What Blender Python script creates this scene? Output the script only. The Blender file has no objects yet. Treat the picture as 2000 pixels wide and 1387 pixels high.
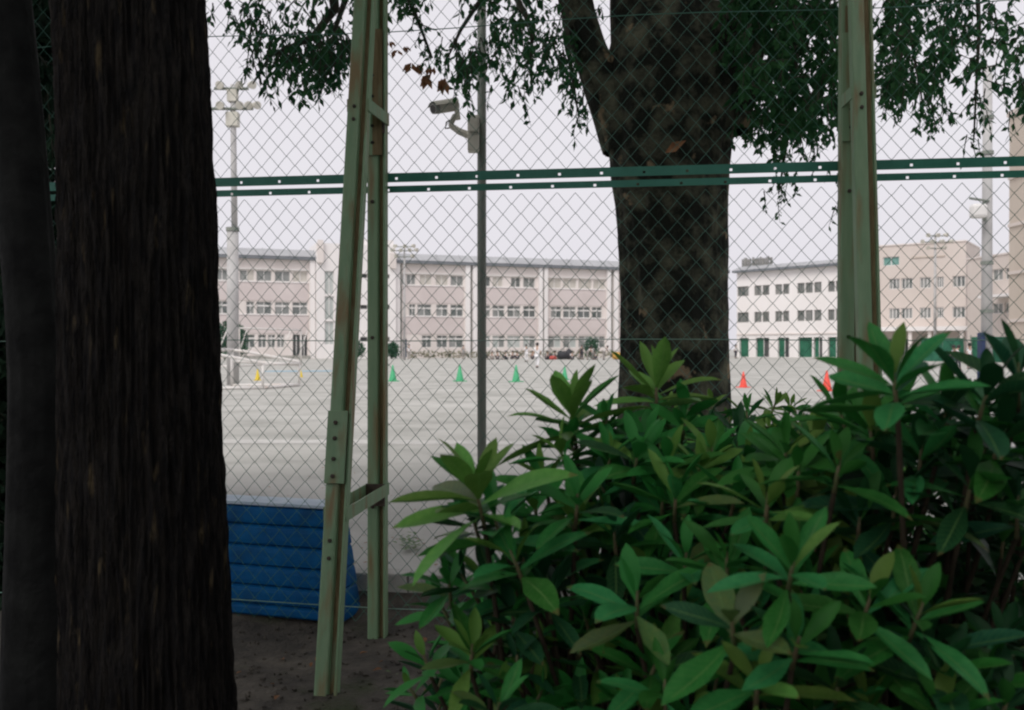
import bpy, bmesh, math, random
from mathutils import Vector, Matrix, noise
R = math.radians
rng = random.Random(7)
sc = bpy.context.scene
col = sc.collection

# ------------------------------------------------------------------ camera
CAMZ, F, HZ = 1.2, 1800.0, 680.0            # eye height; focal length and horizon row in photo pixels
cd = bpy.data.cameras.new('camera'); cam = bpy.data.objects.new('camera', cd); col.objects.link(cam)
cam.location = (0, 0, CAMZ)
cam.rotation_euler = (R(90) - math.atan((693.5 - HZ) / F), 0, 0)
cd.sensor_width = 36; cd.lens = 36 * F / 2000; cd.clip_start = 0.05; cd.clip_end = 2000
cd.dof.use_dof = True; cd.dof.focus_distance = 4.2; cd.dof.aperture_fstop = 5.0
sc.camera = cam
# ------------------------------------------------------------------ sky and sun (overcast)
SUN_EL, SUN_AZ = 52, 208                    # degrees; azimuth clockwise from +Y
w = bpy.data.worlds.new('World'); sc.world = w; w.use_nodes = True
nt = w.node_tree; nt.nodes.clear()
sky = nt.nodes.new('ShaderNodeTexSky'); sky.sky_type = 'NISHITA'; sky.sun_disc = False
sky.sun_elevation = R(SUN_EL); sky.sun_rotation = R(SUN_AZ)
sky.air_density = 1.0; sky.dust_density = 6.0; sky.ozone_density = 1.0
hs = nt.nodes.new('ShaderNodeHueSaturation'); hs.inputs['Saturation'].default_value = 0.0
mx = nt.nodes.new('ShaderNodeMix'); mx.data_type = 'RGBA'; mx.inputs['Factor'].default_value = 0.8
mx.inputs['B'].default_value = (8.75, 8.5, 9.1, 1)     # an even white cloud cover over the clear sky
bg = nt.nodes.new('ShaderNodeBackground'); bg.inputs['Strength'].default_value = 0.098
wo = nt.nodes.new('ShaderNodeOutputWorld')
nt.links.new(sky.outputs[0], hs.inputs['Color']); nt.links.new(hs.outputs[0], mx.inputs['A'])
nt.links.new(mx.outputs['Result'], bg.inputs['Color']); nt.links.new(bg.outputs[0], wo.inputs[0])
sd = bpy.data.lights.new('sun', 'SUN'); sun = bpy.data.objects.new('sun', sd); col.objects.link(sun)
sd.energy = 1.5; sd.angle = R(25); sd.color = (1, 0.96, 0.9)
az, el = R(SUN_AZ), R(SUN_EL)
sdir = Vector((math.sin(az) * math.cos(el), math.cos(az) * math.cos(el), math.sin(el)))
sun.rotation_euler = sdir.to_track_quat('Z', 'Y').to_euler(); sun.location = sdir * 50
vs = sc.view_settings
vs.view_transform = 'Standard'; vs.look = 'None'; vs.exposure = 0.12; vs.gamma = 1.0; vs.use_curve_mapping = False
sc.render.engine = 'CYCLES'; sc.cycles.filter_width = 2.2
sc.cycles.max_bounces = 6; sc.cycles.transparent_max_bounces = 8

# ------------------------------------------------------------------ helpers
def P(px, py, d):
    return Vector(((px - 1000) / F * d, d, CAMZ - (py - HZ) / F * d))

def tag(o, label=None, cat=None, group=None, kind=None):
    if label: o['label'] = label
    if cat: o['category'] = cat
    if group: o['group'] = group
    if kind: o['kind'] = kind
    return o

def empty(name, loc=(0, 0, 0), rz=0):
    o = bpy.data.objects.new(name, None); col.objects.link(o)
    o.location = loc; o.rotation_euler = (0, 0, rz); o.empty_display_size = 0.1
    return o

class MB:
    def __init__(s): s.v = []; s.f = []
    def face(s, pts):
        n = len(s.v); s.v += [tuple(p) for p in pts]; s.f.append(tuple(range(n, n + len(pts)))); return s
    def box(s, x0, x1, y0, y1, z0, z1, M=None):
        n = len(s.v)
        c = [Vector(p) for p in ((x0,y0,z0),(x1,y0,z0),(x1,y1,z0),(x0,y1,z0),(x0,y0,z1),(x1,y0,z1),(x1,y1,z1),(x0,y1,z1))]
        if M: c = [M @ p for p in c]
        s.v += [tuple(p) for p in c]
        s.f += [tuple(n + i for i in q) for q in ((0,3,2,1),(4,5,6,7),(0,1,5,4),(1,2,6,5),(2,3,7,6),(3,0,4,7))]
        return s
    def tube(s, pts, rad, seg=8, cap=True, jit=0):
        pts = [Vector(p) for p in pts]
        if not hasattr(rad, '__len__'): rad = [rad] * len(pts)
        rings = []
        up = None
        for i, p in enumerate(pts):
            t = (pts[min(i + 1, len(pts) - 1)] - pts[max(i - 1, 0)])
            if t.length < 1e-9: t = Vector((0, 0, 1))
            t.normalize()
            if up is None:
                up = Vector((1, 0, 0)) if abs(t.x) < 0.8 else Vector((0, 1, 0))
            a = (up - t * up.dot(t)).normalized(); b = t.cross(a); up = a
            n = len(s.v); rings.append(n)
            for k in range(seg):
                an = 2 * math.pi * k / seg
                s.v.append(tuple(p + (a * math.cos(an) + b * math.sin(an)) * rad[i] * (1 + rng.uniform(-jit, jit))))
        for r0, r1 in zip(rings, rings[1:]):
            for k in range(seg):
                s.f.append((r0 + k, r0 + (k + 1) % seg, r1 + (k + 1) % seg, r1 + k))
        if cap:
            s.f.append(tuple(rings[0] + k for k in reversed(range(seg))))
            s.f.append(tuple(rings[-1] + k for k in range(seg)))
        return s
    def prism(s, prof, p0, p1, xdir):
        """profile of (a, b) points swept from p0 to p1; a runs along xdir, b along the side normal"""
        p0, p1 = Vector(p0), Vector(p1); t = (p1 - p0).normalized()
        x = (Vector(xdir) - t * t.dot(Vector(xdir))).normalized(); y = t.cross(x)
        n = len(s.v); m = len(prof)
        for p in (p0, p1):
            s.v += [tuple(p + x * a + y * b) for a, b in prof]
        s.f += [(n + m + i, n + m + (i + 1) % m, n + (i + 1) % m, n + i) for i in range(m)]
        s.f.append(tuple(n + i for i in range(m))); s.f.append(tuple(n + m + i for i in reversed(range(m))))
        return s
    def lathe(s, prof, c=(0, 0, 0), seg=16):
        c = Vector(c); n = len(s.v)
        for r, z in prof:
            for k in range(seg):
                a = 2 * math.pi * k / seg; s.v.append((c.x + r * math.cos(a), c.y + r * math.sin(a), c.z + z))
        for i in range(len(prof) - 1):
            for k in range(seg):
                s.f.append((n + i*seg + k, n + i*seg + (k+1) % seg, n + (i+1)*seg + (k+1) % seg, n + (i+1)*seg + k))
        return s
    def mesh(s, name, mat, smooth=False):
        me = bpy.data.meshes.new(name); me.from_pydata(s.v, [], s.f); me.update()
        if mat: me.materials.append(mat)
        if smooth: me.polygons.foreach_set('use_smooth', [True] * len(me.polygons))
        return me
    def build(s, name, mat, parent=None, smooth=False, bevel=0):
        o = bpy.data.objects.new(name, s.mesh(name, mat, smooth)); col.objects.link(o)
        if parent: o.parent = parent
        if bevel:
            b = o.modifiers.new('bevel', 'BEVEL'); b.width = bevel; b.segments = 2; b.limit_method = 'ANGLE'
        return o

def inst(name, me, parent, M=None):
    o = bpy.data.objects.new(name, me); col.objects.link(o); o.parent = parent
    if M is not None: o.matrix_local = M
    return o

def mat(name, c1, c2=None, scale=5.0, rough=0.7, bump=0.0, bscale=None, stretch=None, metal=0.0, spec=0.5,
        detail=6, lo=0.35, hi=0.65, c3=None, s3=1.0, t3=(0.6, 0.7), trans=0.0, coords='Object'):
    m = bpy.data.materials.new(name); m.use_nodes = True; n = m.node_tree; L = n.links
    b = n.nodes['Principled BSDF']; b.inputs['Roughness'].default_value = rough
    b.inputs['Metallic'].default_value = metal; b.inputs['Specular IOR Level'].default_value = spec
    b.inputs['Base Color'].default_value = (*c1, 1)
    tc = n.nodes.new('ShaderNodeTexCoord'); mp = n.nodes.new('ShaderNodeMapping')
    L.new(tc.outputs[coords], mp.inputs['Vector'])
    if stretch: mp.inputs['Scale'].default_value = stretch
    last = None
    if c2:
        t = n.nodes.new('ShaderNodeTexNoise'); t.inputs['Scale'].default_value = scale; t.inputs['Detail'].default_value = detail
        t.inputs['Roughness'].default_value = 0.62
        L.new(mp.outputs[0], t.inputs['Vector'])
        r = n.nodes.new('ShaderNodeValToRGB'); r.color_ramp.elements[0].position = lo; r.color_ramp.elements[1].position = hi
        r.color_ramp.elements[0].color = (*c1, 1); r.color_ramp.elements[1].color = (*c2, 1)
        L.new(t.outputs['Fac'], r.inputs[0]); last = r.outputs[0]
    if c3:
        t = n.nodes.new('ShaderNodeTexNoise'); t.inputs['Scale'].default_value = s3; t.inputs['Detail'].default_value = 5
        L.new(mp.outputs[0], t.inputs['Vector'])
        r = n.nodes.new('ShaderNodeValToRGB'); r.color_ramp.elements[0].position = t3[0]; r.color_ramp.elements[1].position = t3[1]
        r.color_ramp.elements[0].color = (0, 0, 0, 1); r.color_ramp.elements[1].color = (1, 1, 1, 1)
        L.new(t.outputs['Fac'], r.inputs[0])
        x = n.nodes.new('ShaderNodeMix'); x.data_type = 'RGBA'
        L.new(r.outputs[0], x.inputs['Factor'])
        if last: L.new(last, x.inputs['A'])
        else: x.inputs['A'].default_value = (*c1, 1)
        x.inputs['B'].default_value = (*c3, 1); last = x.outputs['Result']
    if last: L.new(last, b.inputs['Base Color'])
    if bump:
        t = n.nodes.new('ShaderNodeTexNoise'); t.inputs['Scale'].default_value = bscale or scale * 4; t.inputs['Detail'].default_value = 8
        L.new(mp.outputs[0], t.inputs['Vector'])
        bp = n.nodes.new('ShaderNodeBump'); bp.inputs['Strength'].default_value = bump; bp.inputs['Distance'].default_value = 0.02
        L.new(t.outputs['Fac'], bp.inputs['Height']); L.new(bp.outputs[0], b.inputs['Normal'])
    if trans:
        tr = n.nodes.new('ShaderNodeBsdfTranslucent'); ad = n.nodes.new('ShaderNodeMixShader'); ad.inputs[0].default_value = trans
        if last: L.new(last, tr.inputs['Color'])
        else: tr.inputs['Color'].default_value = (*c1, 1)
        out = n.nodes['Material Output']
        L.new(b.outputs[0], ad.inputs[1]); L.new(tr.outputs[0], ad.inputs[2]); L.new(ad.outputs[0], out.inputs['Surface'])
    return m

M = {}
M['sand'] = mat('sand', (.36,.355,.325), (.46,.452,.42), .35, .95, .25, 30, detail=10, c3=(.29,.29,.262), s3=.9, t3=(.5,.7))
M['chalk'] = mat('chalk', (.42,.41,.385), (.56,.55,.52), 3, .95)
M['blueline'] = mat('blueline', (.16,.34,.46), (.24,.42,.52), 2, .8)
M['soil'] = mat('soil', (.034,.030,.025), (.105,.092,.074), 5.0, .98, 1.0, 45, detail=10, c3=(.04,.05,.02), s3=2.2, t3=(.58,.68))
M['concrete'] = mat('concrete', (.30,.29,.26), (.42,.41,.38), 4, .9, .3, 40)
M['pole_concrete'] = mat('pole_concrete', (.40,.39,.385), (.52,.51,.50), 1.5, .85)
M['paint'] = mat('paint', (.165,.285,.155), (.225,.335,.195), 6, .55, .12, 90, stretch=(6,6,.7), lo=.3, hi=.7, c3=(.215,.165,.075), s3=2.6, t3=(.52,.68))
M['rust'] = mat('rust', (.115,.082,.032), (.20,.155,.075), 9, .8, .2, 80, stretch=(5,5,.6), c3=(.16,.19,.11), s3=4, t3=(.58,.68))
M['railpaint'] = mat('railpaint', (.015,.15,.10), (.03,.19,.13), 8, .5, .05, 90)
M['wire'] = mat('wire', (.03,.125,.09), (.055,.175,.125), 14, .5)
M['tension'] = mat('tension', (.12,.25,.19), (.2,.32,.26), 14, .5)
M['bolt'] = mat('bolt', (.03,.024,.018), (.07,.045,.03), 60, .7)
M['hole'] = mat('hole', (.01,.01,.01), (.02,.018,.015), 60, .9)
M['steel'] = mat('steel', (.17,.195,.17), (.235,.25,.22), 4, .6, stretch=(3,3,.6))
M['cctv'] = mat('cctv', (.50,.48,.42), (.60,.58,.51), 6, .6)
M['glassdark'] = mat('glassdark', (.01,.01,.012), rough=.1)
M['wall'] = mat('wall', (.72,.655,.62), (.79,.73,.70), .25, .9, c3=(.66,.60,.565), s3=.12, t3=(.55,.75), stretch=(1,1,.5))
M['wallwhite'] = mat('wallwhite', (.80,.765,.75), (.86,.83,.82), .25, .9, stretch=(1,1,.4))
M['pink'] = mat('pink', (.60,.53,.515), (.66,.59,.575), .3, .9)
M['cream'] = mat('cream', (.60,.53,.485), (.66,.59,.545), .2, .9, stretch=(1,1,.5))
M['tan'] = mat('tan', (.50,.43,.365), (.56,.49,.42), .25, .9, stretch=(1,1,.4))
M['roof'] = mat('roof', (.33,.335,.345), (.40,.405,.415), .5, .6)
M['fascia'] = mat('fascia', (.15,.165,.185), (.19,.205,.22), 1, .6)
M['frame'] = mat('frame', (.70,.68,.66), (.76,.74,.72), 2, .5)
M['framed'] = mat('framed', (.20,.20,.185), (.27,.265,.25), 2, .5)
M['glass'] = mat('glass', (.10,.115,.115), (.20,.215,.205), .8, .15, lo=.3, hi=.7)
M['glass2'] = mat('glass2', (.19,.205,.20), (.33,.335,.32), .9, .2, lo=.3, hi=.7)
M['curtain'] = mat('curtain', (.50,.47,.42), (.60,.57,.52), 1.5, .7)
M['teal'] = mat('teal', (.08,.24,.21), (.2,.36,.32), 1.2, .3)
M['netgreen'] = mat('netgreen', (.012,.10,.055), (.03,.16,.095), 1.2, .8)
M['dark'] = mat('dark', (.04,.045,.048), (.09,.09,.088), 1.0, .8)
M['doorblue'] = mat('doorblue', (.03,.07,.13), (.05,.10,.17), 2, .5)
M['stripglass'] = mat('stripglass', (.42,.46,.44), (.52,.55,.53), .8, .3)
M['goal'] = mat('goal', (.72,.69,.66), (.66,.52,.42), 3, .5, lo=.55, hi=.75)
M['padblue'] = mat('padblue', (.001,.072,.215), (.002,.10,.265), 7, .6, .3, 30, spec=.15, c3=(.006,.05,.13), s3=4, t3=(.52,.7))
M['padedge'] = mat('padedge', (.36,.46,.56), (.46,.54,.62), 8, .6)
M['navy'] = mat('navy', (.01,.025,.075), (.02,.04,.11), 4, .6)
for nm, c in (('conegreen', (.055,.36,.165)), ('conered', (.72,.075,.05)), ('coneyellow', (.62,.46,.03))):
    M[nm] = mat(nm, c, tuple(min(1, k * 1.2) for k in c), 6, .5)
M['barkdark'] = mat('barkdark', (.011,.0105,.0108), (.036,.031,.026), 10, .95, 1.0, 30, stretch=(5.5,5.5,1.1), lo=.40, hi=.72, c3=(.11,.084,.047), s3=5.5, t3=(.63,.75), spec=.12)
M['barkfar'] = mat('barkfar', (.012,.014,.010), (.135,.14,.095), 5.5, .95, 1.0, 22, lo=.44, hi=.74, c3=(.20,.155,.095), s3=5.2, t3=(.655,.70), spec=.2)
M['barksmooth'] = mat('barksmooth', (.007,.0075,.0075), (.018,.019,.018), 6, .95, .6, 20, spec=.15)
M['twig'] = mat('twig', (.02,.022,.014), (.04,.04,.025), 20, .9)
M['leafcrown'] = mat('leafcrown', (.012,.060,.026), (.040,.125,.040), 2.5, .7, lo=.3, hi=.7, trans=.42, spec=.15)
M['leafdead'] = mat('leafdead', (.20,.09,.04), (.30,.15,.07), 20, .8, trans=.3)
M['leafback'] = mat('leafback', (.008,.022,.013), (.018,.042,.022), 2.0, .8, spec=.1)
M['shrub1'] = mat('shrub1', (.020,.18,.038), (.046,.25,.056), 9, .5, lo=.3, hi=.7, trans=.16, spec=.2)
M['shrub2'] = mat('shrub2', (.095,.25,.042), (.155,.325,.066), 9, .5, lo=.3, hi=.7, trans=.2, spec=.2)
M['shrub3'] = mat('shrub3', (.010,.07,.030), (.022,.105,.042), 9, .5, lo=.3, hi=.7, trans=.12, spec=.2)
M['shrub4'] = mat('shrub4', (.12,.20,.05), (.07,.17,.05), 12, .45, lo=.35, hi=.65, trans=.2, c3=(.20,.13,.05), s3=14, t3=(.68,.74))
M['stem'] = mat('stem', (.025,.02,.013), (.05,.038,.024), 30, .9, spec=.2)
M['stemgreen'] = mat('stemgreen', (.10,.12,.045), (.15,.11,.06), 30, .7)
M['hedge'] = mat('hedge', (.02,.085,.05), (.045,.13,.065), 3, .7)
M['skin'] = mat('skin', (.42,.27,.20), (.46,.30,.22), 8, .6)
M['hair'] = mat('hair', (.012,.010,.009), (.02,.018,.016), 20, .5)
M['shirt'] = mat('shirt', (.78,.77,.78), (.84,.83,.84), 10, .8)
M['shirtgrey'] = mat('shirtgrey', (.42,.41,.42), (.5,.49,.5), 10, .8)
M['shirtblue'] = mat('shirtblue', (.25,.36,.52), (.32,.43,.58), 10, .8)
M['trouserdark'] = mat('trouserdark', (.03,.032,.045), (.05,.05,.065), 10, .8)
M['trousergrey'] = mat('trousergrey', (.30,.28,.26), (.36,.34,.32), 10, .8)
M['shoe'] = mat('shoe', (.02,.02,.02), (.05,.05,.05), 10, .6)
M['bagred'] = mat('bagred', (.45,.06,.05), (.5,.1,.08), 10, .7)
M['bagblack'] = mat('bagblack', (.02,.022,.03), (.045,.045,.05), 10, .7)
M['bagorange'] = mat('bagorange', (.60,.32,.06), (.65,.38,.1), 10, .7)
M['bedplant'] = mat('bedplant', (.12,.14,.08), (.26,.23,.17), 2, .9)

# ------------------------------------------------------------------ fence frame of reference
S = 0.14                                    # the fence comes nearer towards the right
FY0 = 4.405
FD = Vector((1, -S, 0)).normalized()        # along the fence, to the right
FN = Vector((-S, -1, 0)).normalized()       # towards the camera
def fence_at(px):                           # ground point of the fence in that photo column
    r = (px - 1000) / F; y = FY0 / (1 + S * r); return Vector((r * y, y, 0))
F0 = fence_at(1000)
SOIL = -0.2

# ------------------------------------------------------------------ ground
KERB = 0.34                                 # the kerb stands this far behind the fence
def kerb_pt(u, n, z): return F0 + FD * u - FN * (KERB + n) + Vector((0, 0, z))
g = MB(); a, b = kerb_pt(-400, .13, 0), kerb_pt(400, .13, 0)
g.face([a, b, b + Vector((60, 700, 0)), a + Vector((60, 700, 0))])
o = g.build('ground', M['sand']); tag(o, 'pale sandy school playground', 'ground', kind='structure')
g = MB(); nx, ny = 90, 60
for j in range(ny + 1):
    for i in range(nx + 1):
        u = -9 + 18 * i / nx; n = -14 * (1 - j / ny) ** 1.6
        p = kerb_pt(u, n, SOIL)
        near = max(0, 1 + n / .35)
        p.z += .022 * noise.noise(p * 1.7) + .008 * noise.noise(p * 7) + .11 * near ** 2
        g.v.append(tuple(p))
for j in range(ny):
    for i in range(nx):
        q = j * (nx + 1) + i; g.f.append((q, q + 1, q + nx + 2, q + nx + 1))
o = g.build('soil', M['soil'], smooth=True); tag(o, 'dark bare soil below the fence', 'soil', kind='structure')
for k in range(12):                         # kerb stones
    u0 = -6.6 + k * 1.0
    m = MB(); q = [kerb_pt(u0 + .004, 0, 0), kerb_pt(u0 + .996, 0, 0), kerb_pt(u0 + .996, .125, 0), kerb_pt(u0 + .004, .125, 0)]
    m.v = [(p.x, p.y, -.4) for p in q] + [(p.x, p.y, .012) for p in q]
    m.f = [(3,2,1,0),(4,5,6,7),(0,1,5,4),(1,2,6,5),(2,3,7,6),(3,0,4,7)]
    if k == 0: kerb = empty('kerb', (0, 0, 0)); tag(kerb, 'concrete kerb along the edge of the playground', 'kerb', kind='structure')
    m.build('kerb_stone', M['concrete'], kerb, bevel=.008)
def sheet(name, pts, z, mt, label):
    m = MB(); m.face([(p[0], p[1], z) for p in pts]); return tag(m.build(name, mt), label, 'ground marking', kind='structure')
sheet('chalk_line', [(-9, 11.8), (8, 11.1), (8, 11.55), (-9, 12.3)], .004, M['chalk'], 'worn chalk line across the playground')
sheet('chalk_line', [(-14, 30.3), (16, 31.0), (16, 31.25), (-14, 30.5)], .004, M['chalk'], 'faint far chalk line across the playground')
a = P(520, 725, 48); b = P(648, 725, 48)
sheet('blue_line', [(a.x, 46.5), (b.x, 47.2), (b.x, 49.2), (a.x, 48.5)], .004, M['blueline'], 'pale blue strip on the playground beyond the goal')

# ------------------------------------------------------------------ buildings
class Facade:
    """a straight front: u runs along it, z up, n out towards the viewer"""
    def __init__(s, px0, d0, px1, d1):
        s.A = P(px0, HZ, d0); B = P(px1, HZ, d1); s.A.z = 0; B.z = 0
        s.D = (B - s.A).normalized(); s.N = Vector((s.D.y, -s.D.x, 0)); s.len = (B - s.A).length
    def u(s, px):
        r = (px - 1000) / F                 # where that column's ray meets the front
        return (r * s.A.y - s.A.x) / (s.D.x - r * s.D.y)
    def p(s, u, z, n=0): return s.A + s.D * u + s.N * n + Vector((0, 0, z))
    def box(s, mb, u0, u1, z0, z1, n0, n1):
        i = len(mb.v)
        mb.v += [tuple(s.p(u, z, n)) for z in (z0, z1) for u, n in ((u0, n1), (u1, n1), (u1, n0), (u0, n0))]
        mb.f += [tuple(i + k for k in q) for q in ((3,2,1,0),(4,5,6,7),(0,1,5,4),(1,2,6,5),(2,3,7,6),(3,0,4,7))]
        return mb
    def pierced(s, mb, u0, u1, z0, z1, holes, n=0.0, depth=.3, back=None):
        us = sorted({u0, u1} | {h[0] for h in holes} | {h[1] for h in holes}); us = [x for x in us if u0 <= x <= u1]
        zs = sorted({z0, z1} | {h[2] for h in holes} | {h[3] for h in holes}); zs = [x for x in zs if z0 <= x <= z1]
        for ua, ub in zip(us, us[1:]):
            for za, zb in zip(zs, zs[1:]):
                um, zm = (ua + ub) / 2, (za + zb) / 2
                if any(h[0] < um < h[1] and h[2] < zm < h[3] for h in holes): continue
                mb.face([s.p(ua, za, n), s.p(ub, za, n), s.p(ub, zb, n), s.p(ua, zb, n)])
                if back is not None: mb.face([s.p(ua, za, back), s.p(ua, zb, back), s.p(ub, zb, back), s.p(ub, za, back)])
        for h in holes:
            for (ua, za), (ub, zb) in (((h[0],h[2]),(h[1],h[2])), ((h[1],h[2]),(h[1],h[3])), ((h[1],h[3]),(h[0],h[3])), ((h[0],h[3]),(h[0],h[2]))):
                mb.face([s.p(ua, za, n), s.p(ub, zb, n), s.p(ub, zb, n - depth), s.p(ua, za, n - depth)])
        return mb
    def shell(s, mb, u0, u1, z0, z1, n0, n1):   # ends, top and back behind a pierced front at n1
        mb.face([s.p(u0,z0,n0), s.p(u0,z0,n1), s.p(u0,z1,n1), s.p(u0,z1,n0)])
        mb.face([s.p(u1,z0,n1), s.p(u1,z0,n0), s.p(u1,z1,n0), s.p(u1,z1,n1)])
        mb.face([s.p(u0,z1,n0), s.p(u0,z1,n1), s.p(u1,z1,n1), s.p(u1,z1,n0)])
        mb.face([s.p(u1,z0,n0), s.p(u0,z0,n0), s.p(u0,z1,n0), s.p(u1,z1,n0)])
        return mb
    def window(s, parent, h, n=-.14, sashes=2, transom=None, gl=None, fr=None, bar=.07):
        u0, u1, z0, z1 = h; fr = fr or M['frame']; m = MB()
        s.box(m, u0, u0+bar, z0, z1, n-.06, n+.02); s.box(m, u1-bar, u1, z0, z1, n-.06, n+.02)
        s.box(m, u0+bar, u1-bar, z0, z0+bar, n-.06, n+.018); s.box(m, u0+bar, u1-bar, z1-bar, z1, n-.06, n+.018)
        zt = transom if transom else z1 - bar
        if transom: s.box(m, u0+bar, u1-bar, transom-.13, transom+.05, n-.05, n+.03)
        for k in range(1, sashes):
            uc = u0 + (u1-u0)*k/sashes; s.box(m, uc-.045, uc+.045, z0+bar, z1-bar, n-.05, n+.012)
        o = m.build('window', fr, parent)
        for k in range(sashes):
            a = u0 + (u1-u0)*k/sashes; b = u0 + (u1-u0)*(k+1)/sashes
            g_ = gl() if callable(gl) else (gl or M['glass'])
            nn = n - .03 - .012*(k % 2)
            pm = MB().face([s.p(a,z0,nn), s.p(b,z0,nn), s.p(b,z1,nn), s.p(a,z1,nn)])
            pm.build('pane', g_, o)
        return o

# --- the long pink and white school block, with its stair tower
L1 = Facade(300, 100.8, 1440, 126.2)
school = empty('school_building', L1.p(0, 0)); school_inv = Matrix.Translation(-school.location)
class Under:                                # world-coordinate meshes under a root that has a location
    pass
def settle(root):
    bpy.context.view_layer.update()
    inv = root.matrix_world.inverted()
    for c in root.children: c.matrix_parent_inverse = inv
U = L1.u
wm = MB(); holes = []
row3, row2, row1 = (8.8, 10.05), (5.05, 6.5), (1.25, 2.75)
bays = [ (464, 603, [(468,497),(501,531),(537,567),(572,601)], [(481,497),(501,531),(537,566),(571,601)], [(476,498),(504,520),(523,538),(541,556)]),
         (785, 906, [(785,793),(794,812),(820,843),(851,875),(880,905)], [(799,812),(815,843),(852,875),(880,905)], [(824,843),(853,874),(877,905)]),
         (931, 1050, [(935,958),(962,982),(998,1017),(1022,1045)], [(938,958),(962,986),(991,1017),(1022,1046)], [(934,958),(962,986),(991,1017),(1022,1046)]),
         (1068, 1183, [(1070,1096),(1100,1126),(1130,1156),(1159,1182)], [(1076,1097),(1100,1125),(1128,1153),(1156,1176)], [(1070,1096),(1100,1126),(1130,1156),(1159,1182)]),
         (1207, 1330, [(1210,1236),(1242,1268),(1274,1300),(1304,1328)], [(1210,1236),(1242,1268),(1274,1300),(1304,1328)], [(1210,1236),(1242,1268),(1274,1300),(1304,1328)]),
         (310, 452, [(316,345),(352,380),(386,415),(420,448)], [(316,345),(352,380),(386,415),(420,448)], [(316,345),(352,380),(386,415),(420,448)]) ]
wins = []
for bi, (x0, x1, r3, r2, r1) in enumerate(bays):
    for row, lst, ri in ((row3, r3, 3), (row2, r2, 2), (row1, r1, 1)):
        for a, b in lst: wins.append((U(a), U(b), row[0], row[1], ri, bi))
doors = [(U(572), U(586), .15, 2.75, 0, 0), (U(588), U(600), .15, 2.75, 0, 0), (U(787), U(795), .1, 2.3, 9, 1)]
UA, UB, UC, UD = U(300), U(616), U(770), U(1420)
hole_l = [tuple(h[:4]) for h in wins + doors]
L1.pierced(wm, UA, UB, 0, 11.35, [h for h in hole_l if h[1] < UB]); L1.pierced(wm, UC, UD, 0, 11.35, [h for h in hole_l if h[0] > UC])
L1.shell(wm, UA, UB, 0, 11.35, -9, 0); L1.shell(wm, UC, UD, 0, 11.35, -9, 0)
wm.build('wall', M['wall'], school)
for x0, x1, *_ in bays:
    for z0, z1 in ((6.62, 8.66), (2.9, 4.95)):
        L1.box(MB(), U(x0)+.05, U(x1)-.05, z0, z1, -.05, .05).build('spandrel_panel', M['pink'], school)
    for z0 in (8.7, 4.98):
        L1.box(MB(), U(x0)+.02, U(x1)-.02, z0-.02, z0+.08, -.05, .12).build('sill', M['wallwhite'], school)
    L1.box(MB(), U(x0)+.02, U(x1)-.02, 10.12, 10.24, -.05, .16).build('lintel', M['frame'], school)
for h in wins:
    r = rng.random()
    if h[5] == 3 and h[4] == 3: gl = M['curtain']
    elif h[4] == 1 and h[5] in (2, 3): gl = lambda: rng.choice([M['glass2'], M['stripglass']])
    elif h[4] == 3: gl = lambda: rng.choice([M['glass2'], M['glass2'], M['glass'], M['curtain']])
    else: gl = lambda: rng.choice([M['glass'], M['glass'], M['glass2']])
    L1.window(school, h[:4], sashes=2, transom={3: None, 2: 6.05, 1: 2.35}[h[4]], gl=gl)
for h in doors:
    mt = M['doorblue'] if h[4] == 9 else M['dark']
    d_ = L1.box(MB(), h[0]+.02, h[1]-.02, h[2], h[3]-.02, -.22, -.14).build('door', mt, school)
    L1.box(MB(), (h[0]+h[1])/2-.04, (h[0]+h[1])/2+.04, h[2], h[3]-.03, -.14, -.10).build('door_frame', M['frame'], d_)
for a, b in ((605,615),(772,780),(908,917),(922,931),(1051,1058),(1061,1068),(1184,1191),(1197,1205),(1331,1340)):
    L1.box(MB(), U(a), U(b), 0, 11.3, -.05, .42).build('pilaster', M['wallwhite'], school)
for a in (919.5, 1059.5, 1194, 783):
    MB().tube([L1.p(U(a), .2, .12), L1.p(U(a), 11.2, .12)], .06, 8).build('downpipe', M['steel'], school)
L1.box(MB(), U(455), U(603), 0, .35, 0, 1.2).build('terrace', M['concrete'], school)
for ra, rb in ((UA, UB), (UC - .4, UD)):
    L1.box(MB(), ra, rb, 11.32, 11.66, -.1, .62).build('fascia', M['fascia'], school)
    n = max(1, round((rb - ra) / 2.9)); k0 = None
    for k in range(n):
        a = ra + (rb-ra)*k/n; b = ra + (rb-ra)*(k+1)/n
        m = MB(); m.face([L1.p(a+.02,11.67,.66), L1.p(b-.02,11.67,.66), L1.p(b-.02,12.62,-1.1), L1.p(a+.02,12.62,-1.1)])
        m.face([L1.p(a+.02,12.62,-1.1), L1.p(b-.02,12.62,-1.1), L1.p(b-.02,11.4,-9), L1.p(a+.02,11.4,-9)])
        L1.box(m, b-.05, b+.05, 11.66, 11.74, .55, .68)
        m.v += [tuple(L1.p(u,z,nn)) for u,z,nn in ((b-.05,11.67,.66),(b+.05,11.67,.66),(b+.05,12.62,-1.1),(b-.05,12.62,-1.1),(b-.05,11.77,.66),(b+.05,11.77,.66),(b+.05,12.70,-1.1),(b-.05,12.70,-1.1))]
        i = len(m.v) - 8; m.f += [(i+4,i+5,i+6,i+7),(i,i+1,i+5,i+4),(i+3,i,i+4,i+7),(i+1,i+2,i+6,i+5)]
        m.build('roof_panel', M['roof'], school)
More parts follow.
